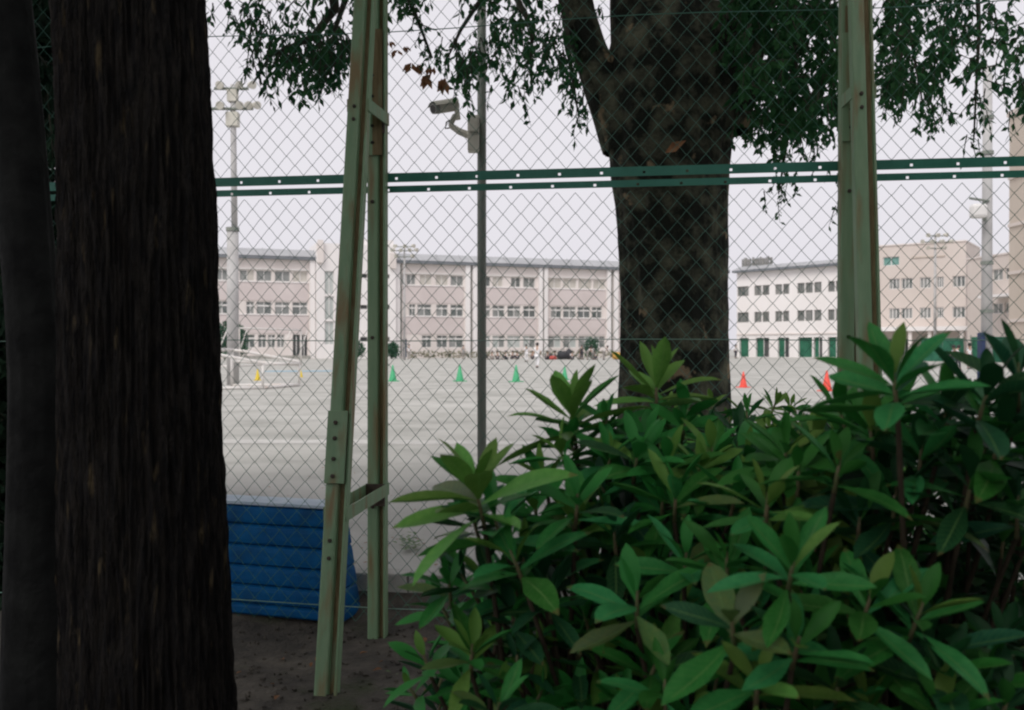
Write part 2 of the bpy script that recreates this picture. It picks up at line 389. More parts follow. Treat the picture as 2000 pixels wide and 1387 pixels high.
# stair tower
tm = MB(); TZ = 13.3; sh = [(U(632), U(650), 1.6 + 2.9*k, 4.3 + 2.9*k) for k in range(3)]
small = [(U(a), U(a+14), z, z+.5) for z in (2.0, 5.75, 9.4) for a in (701, 744)]
L1.pierced(tm, UB, UC, 0, TZ, sh + small, n=.9, depth=.3); L1.shell(tm, UB, UC, 0, TZ, -5, .9)
tm.build('stair_tower', M['wallwhite'], school)
for h in sh: L1.window(school, h, n=.72, sashes=2, gl=M['stripglass'])
for h in small: L1.window(school, h, n=.74, sashes=1, gl=M['dark'], fr=M['framed'])
L1.box(MB(), U(690), U(768), TZ+.003, TZ+.7, -4, .3).build('parapet', M['wallwhite'], school)
L1.box(MB(), U(618), U(629), 11.0, 13.6, .9, 1.3).build('duct_box', M['wall'], school)
L1.box(MB(), U(758), U(770), 10.6, 12.4, .91, 1.2).build('duct_box', M['wall'], school)
L1.box(MB(), U(690), U(716), 0, 1.0, 1.5, 2.4).build('entrance_block', M['wallwhite'], school)
settle(school)
tag(school, 'long three-storey pink and white school block with grey metal roof and stair tower', 'building')

# --- white wing
L2 = Facade(1439, 123.2, 1712, 108.5); V = L2.u
white = empty('school_wing', L2.p(0, 0))
hs3 = [(a, b) for a, b in ((1440,1462),(1473,1487),(1489,1502),(1514,1527),(1529,1541),(1557,1571),(1573,1587),(1590,1604),(1617,1630),(1632,1645),(1660,1672),(1675,1688))]
hh = [(V(a), V(b), 8.1, 9.4) for a, b in hs3] + [(V(a), V(b), 4.6, 5.95) for a, b in hs3]
op = [(V(a), V(b), .05, 2.55) for a, b in ((1444,1462),(1476,1502),(1519,1541),(1559,1586),(1589,1606),(1617,1644),(1655,1690))]
m = MB(); L2.pierced(m, 0, L2.len, 0, 11.25, hh + op, depth=.35); L2.shell(m, 0, L2.len, 0, 11.25, -8, 0)
m.build('wall', M['wallwhite'], white)
for h in hh: L2.window(white, h, sashes=3, gl=lambda: rng.choice([M['glass'], M['glass2'], M['glass']]), fr=M['framed'], bar=.09)
for k, h in enumerate(op):
    q = L2.box(MB(), h[0]-.05, h[1]+.05, h[2]-.04, h[3]+.05, -2.2, -.36); ob = q.build('porch_shade_block', M['dark'], white)  # solid dark block: the porch's inner shade put in as colour
    for f_ in (0,): pass
    c = h[0] + (h[1]-h[0])*(.55 if k % 3 else .95)
    L2.box(MB(), h[0]+.06, c, .05, 2.5, -.34, -.30).build('green_screen', M['netgreen'], white)
    L2.box(MB(), c-.04, c+.04, .05, 2.52, -.29, -.22).build('screen_post', M['frame'], white)
L2.box(MB(), -.3, L2.len+.3, 11.22, 11.5, -8.4, .7).build('eave', M['fascia'], white)
m = MB(); nn = 12
for k in range(nn):
    a = -.3 + (L2.len+.6)*k/nn; b = -.3 + (L2.len+.6)*(k+1)/nn
    m = MB(); m.face([L2.p(a+.02,11.51,.72), L2.p(b-.02,11.51,.72), L2.p(b-.02,12.12,-1.0), L2.p(a+.02,12.12,-1.0)])
    m.face([L2.p(a+.02,12.12,-1.0), L2.p(b-.02,12.12,-1.0), L2.p(b-.02,11.51,-8), L2.p(a+.02,11.51,-8)])
    L2.box(m, b-.04, b+.04, 11.5, 11.6, .6, .74); m.build('roof_panel', M['roof'], white)
L2.box(MB(), 0, L2.len, 2.95, 3.1, 0, .12).build('string_course', M['wall'], white)
settle(white); tag(white, 'white three-storey school wing with open green-screened porches along the ground floor', 'building')
# row of letter-like uprights on the roof of the white wing
rs = empty('rooftop_sign', L2.p(V(1450), 11.9, -1.5))
tops = [(1437,1439),(1441,1446),(1448,1450),(1452,1454),(1457,1460),(1462,1466),(1468,1470),(1472,1474),(1476,1481),(1483,1485),(1487,1489),(1492,1495)]
for k, (a, b) in enumerate(tops):
    z1 = 13.15 + .18*math.sin(k*2.1)
    m = L2.box(MB(), V(a), V(b), 11.85, z1, -1.55, -1.35)
    if k % 3 == 1: L2.box(m, V(b), V(b)+.5, z1-.5, z1-.2, -1.55, -1.36)
    m.build('letter_bar', M['framed'], rs)
L2.box(MB(), V(1436), V(1497), 12.35, 12.47, -1.63, -1.56).build('support_rail', M['steel'], rs)
settle(rs); tag(rs, 'row of dark upright letters on the roof of the white wing', 'rooftop sign')

# --- cream building at the right
L3 = Facade(1690, 104.5, 1886, 98.5); W = L3.u
cream = empty('cream_building', L3.p(0, 0))
c3 = [(1736,1757),(1760,1782),(1796,1818),(1829,1843),(1860,1885)]
hh = [(W(a), W(b), 7.75, 8.95) for a, b in c3] + [(W(a), W(b), 4.45, 5.65) for a, b in c3]
tw = (W(1724), W(1756), 10.4, 11.4); gw = [(W(a), W(b), .3, 2.3) for a, b in ((1734,1752),(1757,1776))]
m = MB(); L3.pierced(m, 0, L3.len, 0, 12.6, hh + [tw] + gw); L3.shell(m, 0, L3.len, 0, 12.6, -9, 0); m.build('wall', M['cream'], cream)
for h in hh: L3.window(cream, h, sashes=3, gl=lambda: rng.choice([M['glass'], M['glass2'], M['glass2']]), fr=M['frame'], bar=.08)
L3.window(cream, tw, sashes=2, gl=M['teal']); [L3.window(cream, h, sashes=2, gl=M['dark']) for h in gw]
L3.box(MB(), -.05, L3.len+.05, 12.603, 12.75, -9, .1).build('coping', M['wall'], cream)
L3.box(MB(), W(1780), W(1845), 11.1, 11.22, 0, .1).build('pipe_rail', M['tan'], cream)
L3.box(MB(), 0, L3.len+2, 3.05, 3.5, .003, 3.0).build('walkway_roof', M['wallwhite'], cream)
for a in (1730, 1785, 1822, 1884): L3.box(MB(), W(a), W(a)+.35, 0, 3.04, 2.4, 2.75).build('walkway_pillar', M['wall'], cream)
settle(cream); tag(cream, 'cream three-storey building with walkway roof and a teal window under its parapet', 'building')
L4 = Facade(1889, 93.0, 2080, 80.0); X = L4.u
cr2 = empty('cream_annexe', L4.p(0, 0))
c4 = [(1937,1958),(1962,1980),(2004,2026)]
hh = [(X(a), X(b), 7.7, 8.8) for a, b in c4] + [(X(a), X(b), 4.5, 5.5) for a, b in c4]
m = MB(); L4.pierced(m, 0, L4.len, 0, 10.1, hh); L4.shell(m, 0, L4.len, 0, 10.1, -8, 0); m.build('wall', M['cream'], cr2)
for h in hh: L4.window(cr2, h, sashes=2, gl=lambda: rng.choice([M['glass'], M['glass2']]))
L4.box(MB(), -.05, L4.len, 10.103, 10.25, -8, .1).build('coping', M['wall'], cr2)
L4.box(MB(), X(1950), X(2060), 5.95, 6.2, .003, 2.2).build('canopy', M['wallwhite'], cr2)
settle(cr2); tag(cr2, 'lower cream annexe with flat roof beside the cream building', 'building')
tb = empty('tan_tower', P(2180, HZ, 60)); tb.location.z = 0
p0 = Vector((38.8, 60, 0))
m = MB().box(p0.x, p0.x+9, 60, 72, 0, 19.2); m.build('wall', M['tan'], tb)
MB().box(p0.x-.15, p0.x+9.15, 59.85, 72.15, 19.203, 19.6).build('coping', M['cream'], tb)
for z in (3.2, 6.9, 10.6, 14.3): MB().box(p0.x-.12, p0.x-.003, 60, 72, z, z+.25).build('string_course', M['cream'], tb)
settle(tb); tag(tb, 'tall plain tan tower cut off by the edge of the picture', 'building')

# green net screens and hedges below the buildings
def net_screen(px0, px1, d, z1, label):
    a, b = P(px0, HZ, d), P(px1, HZ, d)
    r = empty('net_screen', ((a.x+b.x)/2, d, 0))
    m = MB(); n = 16
    for i in range(n+1):
        for z in (0, z1*.5, z1): m.v.append((a.x + (b.x-a.x)*i/n, d + .12*math.sin(i*1.7) + .03*z, z))
    for i in range(n):
        for k in range(2): q = i*3+k; m.f.append((q, q+3, q+4, q+1))
    m.build('net', M['netgreen'], r, smooth=True)
    for t in (0, .5, 1):
        x = a.x + (b.x-a.x)*t; MB().tube([(x, d+.18, 0), (x, d+.18, z1+.15)], .045, 8).build('post', M['steel'], r)
    settle(r); return tag(r, label, 'net screen')
net_screen(1800, 1884, 84, 2.1, 'long green net screen in front of the cream building')
net_screen(1898, 1984, 78, 2.15, 'green net screen beside the tan tower')

def leaf_blob(mb, c, rad, n, size, seed, flat=.0):
    rr = random.Random(seed)
    for _ in range(n):
        while True:
            v = Vector((rr.uniform(-1,1), rr.uniform(-1,1), rr.uniform(-1,1)))
            if .25 < v.length < 1: break
        v *= .9 + .22*noise.noise(v*2.3 + Vector((seed,0,0)))
        p = Vector(c) + Vector((v.x*rad[0], v.y*rad[1], v.z*rad[2]))
        d = Vector((rr.gauss(0,1), rr.gauss(0,1), rr.gauss(0,.6))).normalized(); s = d.orthogonal().normalized()
        s = (Matrix.Rotation(rr.uniform(0,6.28), 3, d) @ s); L = size*rr.uniform(.6,1.3); wd = L*.32
        mb.face([p, p + d*L*.5 + s*wd, p + d*L, p + d*L*.5 - s*wd])
def bush(px, py_base, d, rw, h, label, name='round_bush', n=700, size=.28):
    c = P(px, HZ, d); r = empty(name, (c.x, d, 0)); m = MB()
    leaf_blob(m, (c.x, d, h*.52), (rw, rw*.8, h*.52), n, size, int(px))
    m.build('foliage', M['hedge'], r)
    MB().tube([(c.x, d, 0), (c.x+.05, d, h*.5)], [.06, .03], 7).build('stem', M['stem'], r)
    settle(r); return tag(r, label, 'bush')
bush(452, 0, 90, 2.0, 4.0, 'tall dark green bush behind the goals beside the light pole', n=2200)
bush(696, 0, 101, 1.1, 2.0, 'clipped green bush beside the stair tower entrance')
bush(766, 0, 103, .85, 1.9, 'small round tree-like bush left of the blue door')
bush(1154, 0, 112, 1.0, 2.6, 'green bush standing behind the seated students')
# planted bed along the foot of the school block
m = MB(); rr = random.Random(3)
for k in range(900):
    u = U(790) + (U(1200)-U(790))*rr.random(); c = L1.p(u, rr.uniform(.05,.75), 2.2 + rr.uniform(-.5,.5))
    d = Vector((rr.gauss(0,1), rr.gauss(0,.6), rr.gauss(.4,.6))).normalized(); s = d.orthogonal().normalized(); L = rr.uniform(.2,.45)
    m.face([c, c + d*L*.5 + s*L*.3, c + d*L, c + d*L*.5 - s*L*.3])
o = m.build('flowerbed_plants', M['bedplant']); tag(o, 'dry low plants in the bed along the school wall', 'plants', kind='stuff')

# ------------------------------------------------------------------ light poles
def flood(mb, p, ax, s=.38):
    ax = Vector(ax).normalized(); mb.tube([p, p + ax*s*.35, p + ax*s], [s*.18, s*.36, s*.5], 10)
def light_pole(px, d, ztop, r0, r1, label, lamps, zstep=None):
    c = P(px, HZ, d); r = empty('light_pole', (c.x, d, 0))
    if zstep:
        MB().tube([(c.x, d, 0), (c.x, d, zstep)], [r0*1.05, r0], 14).build('pole_base', M['pole_concrete'], r, smooth=True)
        MB().tube([(c.x+.06, d, zstep), (c.x+.02, d, ztop)], [r1*1.15, r1], 14).build('pole', M['pole_concrete'], r, smooth=True)
        MB().tube([(c.x, d, zstep), (c.x, d, zstep+.12)], r0*1.15, 14).build('collar', M['steel'], r)
    else:
        MB().tube([(c.x, d, 0), (c.x, d, ztop)], [r0, r1], 14).build('pole', M['pole_concrete'], r, smooth=True)
    for z, w_, ds in lamps:
        MB().tube([(c.x - w_, d-.1, z), (c.x + w_, d-.1, z)], .05, 8).build('crossarm', M['steel'], r)
        for q in ds:
            m = MB(); flood(m, Vector((c.x + q*w_, d-.1, z+.12)), (q*.7+.2, -.8, -.25), (.27 if d < 50 else .42))
            m.build('floodlight', M['cctv'], r)
    settle(r); return r, c
r, c = light_pole(455, 30, 9.75, .185, .088, '', [(9.6, .55, (-.5,.35,1)), (8.95, .7, (-.4,.3,.65,1))], 5.0)
MB().box(c.x-.18, c.x+.2, 29.85, 30.15, 8.4, 8.85).build('junction_box', M['cctv'], r); MB().box(c.x-.14, c.x+.16, 29.86, 30.14, 9.2, 9.6).build('junction_box', M['cctv'], r)
settle(r); tag(r, 'concrete floodlight pole with lamp clusters next to the thick dark trunk', 'light pole', 'playground light poles')
r, c = light_pole(790, 92, 11.2, .12, .08, '', [(10.9, 1.0, (-1,-.3,.4,1)), (11.3, .8, (-.9,0,.9)), (10.3, .8, (-.8,.8))])
tag(r, 'slim far floodlight pole in front of the pink school block', 'light pole', 'playground light poles')
r, c = light_pole(1826, 88, 11.9, .15, .1, '', [(11.3, 1.2, (-1,-.4,.3,1)), (11.9, .9, (-.8,0,.8)), (10.7, .9, (-.8,.6))])
tag(r, 'slim far floodlight pole in front of the cream building', 'light pole', 'playground light poles')
r, c = light_pole(1927, 21, 7.6, .125, .095, '', [])
MB().tube([(c.x-.02, 20.9, 4.53), (c.x-.52, 20.75, 4.57)], .03, 8).build('lamp_arm', M['steel'], r)
MB().box(c.x-.50, c.x-.16, 20.62, 20.88, 4.12, 4.44).build('lamp_head', M['frame'], r, bevel=.07)
MB().tube([(c.x-.12, 20.9, 4.5), (c.x-.16, 20.87, 4.3), (c.x-.1, 20.9, 4.08)], .045, 8).build('lamp_bracket', M['steel'], r)
for z in (2.0, 3.1, 5.6, 6.4): MB().tube([(c.x, 21, z), (c.x, 21, z+.08)], .135, 14).build('strap', M['steel'], r)
settle(r); tag(r, 'concrete pole with a boxy pale lamp on its side near the tan tower', 'light pole', 'playground light poles')
pr = empty('pole_pad', (c.x-.17, 20.85, 0))
MB().box(c.x-.225, c.x-.13, 20.78, 21.0, .28, 1.55).build('cushion', M['navy'], pr, bevel=.02)
MB().tube([(c.x-.17, 20.9, 0), (c.x-.17, 20.9, .3)], .04, 8).build('stake', M['railpaint'], pr)
settle(pr); tag(pr, 'narrow navy pad standing against the pole with the boxy lamp', 'pad')

# ------------------------------------------------------------------ goals, cones
def pipe(r, pts, rad, mt, name): return MB().tube(pts, rad, 10).build(name, mt, r, smooth=True)
g1 = empty('mini_goal', P(453, HZ, 28.5)); g1.location.z = 0
a = Vector((-8.66, 28.5, 0)); b = a + Vector((-.55, -2.2, 0)); back = Vector((1.95, .55, 0))
for q, nm in ((a, 'post'), (b, 'post')):
    pipe(g1, [q, q + Vector((0,0,1.15))], .05, M['goal'], 'post')
    pipe(g1, [q + Vector((0,0,1.14)), q + Vector((.35,.1,1.10)), q + back*.98 + Vector((0,0,.78)), q + back + Vector((0,0,.72))], .045, M['goal'], 'top_stay')
    pipe(g1, [q + Vector((0,0,.045)), q + back + Vector((0,0,.045))], .05, M['goal'], 'ground_bar')
    pipe(g1, [q + back + Vector((0,0,.04)), q + back + Vector((0,0,.74))], .035, M['goal'], 'rear_post')
pipe(g1, [a + Vector((0,0,1.15)), b + Vector((0,0,1.15))], .05, M['goal'], 'crossbar')
pipe(g1, [a + Vector((0,0,.80)), a + back + Vector((0,0,.68))], .05, M['goal'], 'side_rail')
pipe(g1, [a + back + Vector((0,0,.045)), b + back + Vector((0,0,.045))], .045, M['goal'], 'ground_bar')
pipe(g1, [a + back + Vector((0,0,.72)), b + back + Vector((0,0,.72))], .035, M['goal'], 'rear_bar')
settle(g1); tag(g1, 'small white tube goal with rust stains beside the thick dark trunk', 'goal')
g2 = empty('soccer_goal', P(467, HZ, 57)); g2.location.z = 0
a = Vector((-16.88, 57, 0)); b = Vector((-14.65, 64, 0)); out = Vector((-1.9, .6, 0))
H = Vector((0, 0, 2.44))
pipe(g2, [a, a+H], .06, M['goal'], 'post'); pipe(g2, [b, b+H], .06, M['goal'], 'post'); pipe(g2, [a+H, b+H], .06, M['goal'], 'crossbar')
for q in (a, b):
    pipe(g2, [q+H, q+out*.4+H], .04, M['goal'], 'top_stay'); pipe(g2, [q+out*.4+H, q+out], .04, M['goal'], 'rear_stay'); pipe(g2, [q+Vector((0,0,.05)), q+out+Vector((0,0,.05))], .045, M['goal'], 'ground_bar')
    q2 = q + (b-a)*.12; pipe(g2, [q2+H, q2+Vector((-.9,.3,.05))], .03, M['goal'], 'brace')
pipe(g2, [a+out+Vector((0,0,.05)), b+out+Vector((0,0,.05))], .045, M['goal'], 'ground_bar')
settle(g2); tag(g2, 'tall white soccer goal frame with sloping stays behind the small goal', 'goal')

cone_meshes = {}
def cone(px, py, hpx, cm, label, group):
    d = CAMZ*F/(py-HZ); h = hpx/F*d
    if cm not in cone_meshes:
        cone_meshes[cm] = (MB().lathe([(.0,1.0),(.035,1.0),(.05,.985),(.30,.085),(.31,.05)], seg=20).mesh('cone_body', M[cm], True),
                           MB().box(-.42,.42,-.42,.42,0,.05).mesh('cone_base', M[cm]))
    c = P(px, HZ, d); r = empty('traffic_cone', (c.x, d, 0), rng.uniform(0,1)); r.scale = (h*.78, h*.78, h)
    inst('cone_body', cone_meshes[cm][0], r); inst('base', cone_meshes[cm][1], r)
    tag(r, label, 'cone', group)
cone(767, 745, 32, 'conegreen', 'green traffic cone just beside the fence post with the rusty edge', 'green training cones')
cone(898, 745, 33, 'conegreen', 'green traffic cone left of the grey camera pole', 'green training cones')
cone(1008, 746, 33, 'conegreen', 'green traffic cone right of the grey camera pole', 'green training cones')
cone(1103, 742, 27, 'conegreen', 'green traffic cone half hidden behind the shrub tips', 'green training cones')
cone(1452, 757, 31, 'conered', 'red-orange traffic cone beside the base of the big tree', 'red training cones')
cone(1615, 764, 40, 'conered', 'red-orange traffic cone beside the thick fence post', 'red training cones')
cone(503, 743, 22, 'coneyellow', 'yellow traffic cone seen through the small goal', 'yellow training cones')
cone(588, 737, 14, 'coneyellow', 'yellow traffic cone at the blue strip', 'yellow training cones')

# ------------------------------------------------------------------ people
def skin_mesh(name, joints, edges, mt, root=0):
    me = bpy.data.meshes.new(name); me.from_pydata([j[:3] for j in joints], edges, []); me.update()
    o = bpy.data.objects.new(name, me); col.objects.link(o)
    sk = o.modifiers.new('skin', 'SKIN'); sk.use_smooth_shade = True
    sv = me.skin_vertices[0].data
    for i, j in enumerate(joints):
        rx = j[3]; ry = j[4] if len(j) > 4 else j[3]; sv[i].radius = (rx, ry); sv[i].use_root = (i == root)
    ss = o.modifiers.new('sub', 'SUBSURF'); ss.levels = ss.render_levels = 1
    dg = bpy.context.evaluated_depsgraph_get(); me2 = bpy.data.meshes.new_from_object(o.evaluated_get(dg))
    bpy.data.objects.remove(o); bpy.data.meshes.remove(me); me2.name = name; me2.materials.clear(); me2.materials.append(mt)
    me2.polygons.foreach_set('use_smooth', [True]*len(me2.polygons)); return me2
def pose_joints(kind):
    # metres, facing -Y, for a figure 1.6 m tall; z from the ground
    J = {}
    if kind == 'stand': hip, kn, an = .84, ((.09,-.02,.45),(-.09,0,.45)), ((.10,.02,.07),(-.10,.03,.07)); lean = 0
    if kind == 'walk': hip, kn, an = .83, ((.09,-.14,.46),(-.09,.02,.44)), ((.09,-.20,.08),(-.09,.28,.12)); lean = -.03
    if kind == 'bend': hip, kn, an = .82, ((.10,-.05,.44),(-.10,-.03,.44)), ((.11,.02,.07),(-.11,.03,.07)); lean = -.30
    if kind == 'sit': hip, kn, an = .14, ((.17,-.30,.40),(-.17,-.28,.40)), ((.12,-.42,.07),(-.12,-.44,.07)); lean = -.06
    t = lean
    J['pel'] = (0,0,hip); up = 1 if abs(lean) < .2 else .72
    J['waist'] = (0,t*.3,hip+.14*up); J['chest'] = (0,t*.8,hip+.34*up); J['neck'] = (0,t*1.1-.01,hip+.50*up)
    J['head0'] = (0,t*1.25-.03,hip+.57*up); J['head1'] = (0,t*1.4-.04,hip+.57*up+.13)
    for s, sx in ((0,1),(1,-1)):
        J['sh%d'%s] = (.165*sx, t*1.0, hip+.44*up)
        if kind == 'sit': J['el%d'%s] = (.22*sx,-.13,hip+.24); J['wr%d'%s] = (.12*sx,-.31,hip+.27)
        elif kind == 'bend': J['el%d'%s] = (.20*sx, t-.10, hip+.16); J['wr%d'%s] = (.12*sx, t-.24, hip+.02)
        else: J['el%d'%s] = (.215*sx, .02+(.08*sx if kind == 'walk' else 0), hip+.20); J['wr%d'%s] = (.20*sx, -.05+(.14*sx if kind == 'walk' else 0), hip-.01)
        J['hip%d'%s] = (.085*sx, 0, hip-.03); J['kn%d'%s] = kn[s]; J['an%d'%s] = an[s]
        J['toe%d'%s] = (an[s][0], an[s][1]-.15, max(.03, an[s][2]-.045))
    return J
RAD = dict(pel=(.13,.10), waist=(.115,.085), chest=(.145,.10), neck=(.05,.05), head0=(.075,.085), head1=(.085,.10),
           sh=(.05,.05), el=(.036,.036), wr=(.026,.026), hip=(.085,.085), kn=(.058,.058), an=(.036,.036), toe=(.035,.03))
fig_cache = {}
def figure_meshes(kind):
    if kind in fig_cache: return fig_cache[kind]
    J = pose_joints(kind)
    names = list(J); idx = {n: i for i, n in enumerate(names)}
    def rd(n, k=1): r_ = RAD[n.rstrip('01')] if n not in RAD else RAD[n]; return (r_[0]*k, r_[1]*k)
    E = [('pel','waist'),('waist','chest'),('chest','neck'),('neck','head0'),('head0','head1')]
    for s in '01': E += [('chest','sh'+s),('sh'+s,'el'+s),('el'+s,'wr'+s),('pel','hip'+s),('hip'+s,'kn'+s),('kn'+s,'an'+s),('an'+s,'toe'+s)]
    body = skin_mesh('body', [J[n] + rd(n) for n in names], [(idx[a], idx[b]) for a, b in E], M['skin'])
    def sub(nm, keep, k, mt, cut=None):
        js = {n: J[n] for n in keep}
        if cut: js.update(cut)
        ns = list(js); ii = {n: i for i, n in enumerate(ns)}
        es = [(ii[a], ii[b]) for a, b in E if a in ii and b in ii]
        return skin_mesh(nm, [js[n] + rd(n, k) for n in ns], es, mt)
    mid = lambda a, b, t: tuple(J[a][i]+(J[b][i]-J[a][i])*t for i in range(3))
    shirt = sub('shirt', ['pel','waist','chest','sh0','sh1','el0','el1'], 1.22, M['shirt'], {'el0': mid('sh0','el0',.8), 'el1': mid('sh1','el1',.8)})
    trous = sub('trousers', ['pel','hip0','hip1','kn0','kn1','an0','an1'], 1.24, M['trousergrey'], {'an0': mid('kn0','an0',.9), 'an1': mid('kn1','an1',.9)})
    hd = Vector(J['head1']); hm = MB()
    prof = [(.001,.125),(.05,.115),(.088,.08),(.103,.02),(.10,-.04),(.085,-.075)]
    hm.lathe(prof, (hd.x, hd.y+.02, hd.z-.005), 14)
    hm.v = [(x, hd.y+.02+(y-hd.y-.02)*1.12, z + (.05 if y < hd.y-.05 and z < hd.z+.02 else 0)) for x, y, z in hm.v]
    hair = hm.mesh('hair', M['hair'], True)
    sm = MB()
    for s in '01':
        a, b = Vector(J['an'+s]), Vector(J['toe'+s]); sm.tube([a+Vector((0,.04,-.025)), a+Vector((0,0,-.02)), b+Vector((0,0,.005)), b+Vector((0,-.03,0))], [.03,.047,.045,.02], 8)
    shoes = sm.mesh('shoes', M['shoe'], True)
    fm = MB()                               # nose and ears
    fm.tube([(hd.x, hd.y-.085, hd.z-.01), (hd.x, hd.y-.115, hd.z-.04)], [.008,.016], 6)
    for s in (1, -1): fm.box(hd.x+s*.082-.01, hd.x+s*.082+.01, hd.y-.01, hd.y+.025, hd.z-.045, hd.z+.01)
    fig_cache[kind] = dict(body=body, shirt=shirt, trousers=trous, hair=hair, shoes=shoes, face=fm.mesh('face', M['skin'], True)); return fig_cache[kind]
tinted = {}
def tint(me, mt):
    k = (me.name, mt.name)
    if k not in tinted: c = me.copy(); c.materials.clear(); c.materials.append(mt); tinted[k] = c
    return tinted[k]
def person(px, d, kind, face, h, shirt, trous, label, group=None, z=0):
    c = P(px, HZ, d); r = empty('person', (c.x, d, z), R(face)); k = h/1.6; r.scale = (k, k, k)
    fm = figure_meshes(kind)
    for n in ('body', 'face', 'hair', 'shoes'): inst(n, fm[n], r)
    inst('shirt', tint(fm['shirt'], M[shirt]), r); inst('trousers', tint(fm['trousers'], M[trous]), r)
    return tag(r, label, 'person', group)
person(1049, 55, 'walk', 165, 1.5, 'shirt', 'shirt', 'person in white walking nearest on the open playground with dark shoes', 'students in white')
person(1028, 80, 'stand', 200, 1.5, 'shirt', 'shirt', 'person in white standing left of the nearest walking person', 'students in white')
SEAT = 'person in a white top sitting in the row along the school wall'
for k, px in enumerate((946, 962, 972, 989, 1000, 1010, 1040, 1068, 1082, 1096, 1118, 1131, 1160)):
    person(px, 97 + rng.uniform(-1.5,2.5), 'sit', rng.uniform(-60,60), 1.6, rng.choice(['shirt','shirt','shirtgrey']), rng.choice(['trousergrey','trouserdark']),
           'person sitting on the ground in the row along the school wall', 'seated row of students')
person(1136, 96, 'stand', 20, 1.5, 'trouserdark', 'trouserdark', 'person in dark clothes standing in the row by the bags', 'standing students')
person(1147, 95, 'bend', 70, 1.55, 'shirt', 'trousergrey', 'person in white bending at the left of the white cluster', 'standing students')
person(1158, 94, 'bend', -40, 1.5, 'shirt', 'trousergrey', 'person in white bending in the middle of the white cluster', 'standing students')
person(1179, 94, 'bend', 60, 1.6, 'shirt', 'trousergrey', 'person in white bending at the end of the row near the tree', 'standing students')
person(905, 100, 'stand', 10, 1.5, 'shirtgrey', 'trousergrey', 'person in grey standing just left of the camera pole', 'standing students')
person(799, 99, 'stand', 0, 1.6, 'shirt', 'trousergrey', 'person in white standing beside the blue door', 'standing students')
person(1437, 108, 'stand', 40, 1.6, 'shirt', 'trouserdark', 'person in white standing at the porch beside the big tree', 'standing students')
person(1858, 52, 'bend', 90, 1.5, 'shirt', 'trouserdark', 'person in white bending at the left of the group beside the net screen', 'students by the net')
person(1872, 50, 'bend', -60, 1.5, 'shirt', 'trouserdark', 'person in white bending in the middle of the group beside the net screen', 'students by the net')
person(1893, 53, 'stand', 30, 1.45, 'shirt', 'trouserdark', 'person in white standing just left of the navy pole pad', 'students by the net')
person(1967, 56, 'stand', -15, 1.5, 'shirtblue', 'trousergrey', 'person in a pale blue top standing near the tan tower', 'students by the net')
def bag(px, d, w_, h_, mt, label):
    c = P(px, HZ, d); r = empty('sports_bag', (c.x, d, 0), rng.uniform(-.3,.3)); m = MB()
    m.lathe([(0,-.5),(.34,-.5),(.46,-.42),(.5,0),(.46,.42),(.34,.5),(0,.5)], seg=14)
    m.v = [(z_*w_, y*h_*.8, (x+.5)*h_) for x, y, z_ in m.v]
    m.build('bag_body', M[mt], r, smooth=True)
    MB().tube([(-.2*w_,0,h_*.97),(-.15*w_,0,h_*1.25),(.15*w_,0,h_*1.25),(.2*w_,0,h_*.97)], .02, 6).build('handle', M['bagblack'], r)
    tag(r, label, 'bag', 'bags in the row of students')
bag(1072, 96, .8, .6, 'bagblack', 'dark bag lying right of the walking person in white'); bag(1080, 95, .7, .4, 'bagred', 'red bag on the ground among the seated students')
bag(1099, 97, 1.1, .9, 'bagblack', 'large dark bag in the middle of the seated row'); bag(1111, 97, .55, 1.1, 'bagblack', 'tall dark bag standing right of the large dark bag')
bag(1204, 96, .8, .8, 'bagorange', 'orange bag at the edge of the big tree trunk')

# ------------------------------------------------------------------ camera pole
c = P(941, HZ, 8.0); pole = empty('camera_pole', (c.x, 8, 0))
MB().tube([(c.x, 8, 0), (c.x, 8, 3), (c.x, 8, 6.5)], [.039,.039,.037], 16).build('pole', M['steel'], pole, smooth=True)
MB().tube([(c.x, 8, 0), (c.x, 8, .02)], .09, 16).build('base_plate', M['steel'], pole)
settle(pole); tag(pole, 'slim grey steel pole carrying the security camera behind the fence', 'pole')
q = P(930, 270, 7.95); sec = empty('security_camera', q)
def PX(x, y, dd=0): return P(x, y, 7.95 + dd)
def bxp(x0, x1, y0, y1, t, name, mt, rot=0):
    a, b = PX(x0, y1), PX(x1, y0); cx, cz = (a.x+b.x)/2, (a.z+b.z)/2
    T = Matrix.Translation((cx, 7.95, cz)) @ Matrix.Rotation(R(rot), 4, 'Y')
    wx, wz = (b.x-a.x)/2, (b.z-a.z)/2
    return MB().box(-wx, wx, -t, t, -wz, wz, T).build(name, mt, sec, bevel=.006)
bxp(914, 936, 229, 297, .07, 'junction_box', M['cctv']); bxp(917, 934, 231, 262, .09, 'mount_plate', M['cctv'])
MB().tube([PX(918, 266), PX(898, 258), PX(880, 246)], [.032,.03,.024], 10).build('arm', M['cctv'], sec)
MB().tube([PX(880, 248), PX(884, 236), PX(890, 226)], [.02,.024,.026], 10).build('swivel', M['cctv'], sec)
a, b = PX(846, 214, -.12), PX(893, 206, .05); ax = (b-a)
hb = MB().tube([a + ax*.16, a + ax*.95, b], [.048,.05,.034], 16).build('housing', M['cctv'], sec, smooth=False)
MB().tube([a, a + ax*.16], [.044,.048], 16).build('lens_hood', M['framed'], sec); MB().tube([a - ax*.004, a + ax*.01], .036, 16).build('lens', M['glassdark'], sec)
m = MB(); sd_ = Vector((ax.y, -ax.x, 0)).normalized()
for t in (-.05, .9):
    for k in range(7):
        an = R(20 + 140*k/6); m.v.append(tuple(a + ax*t + sd_*math.cos(an)*.066 + Vector((0,0,math.sin(an)*.066))))
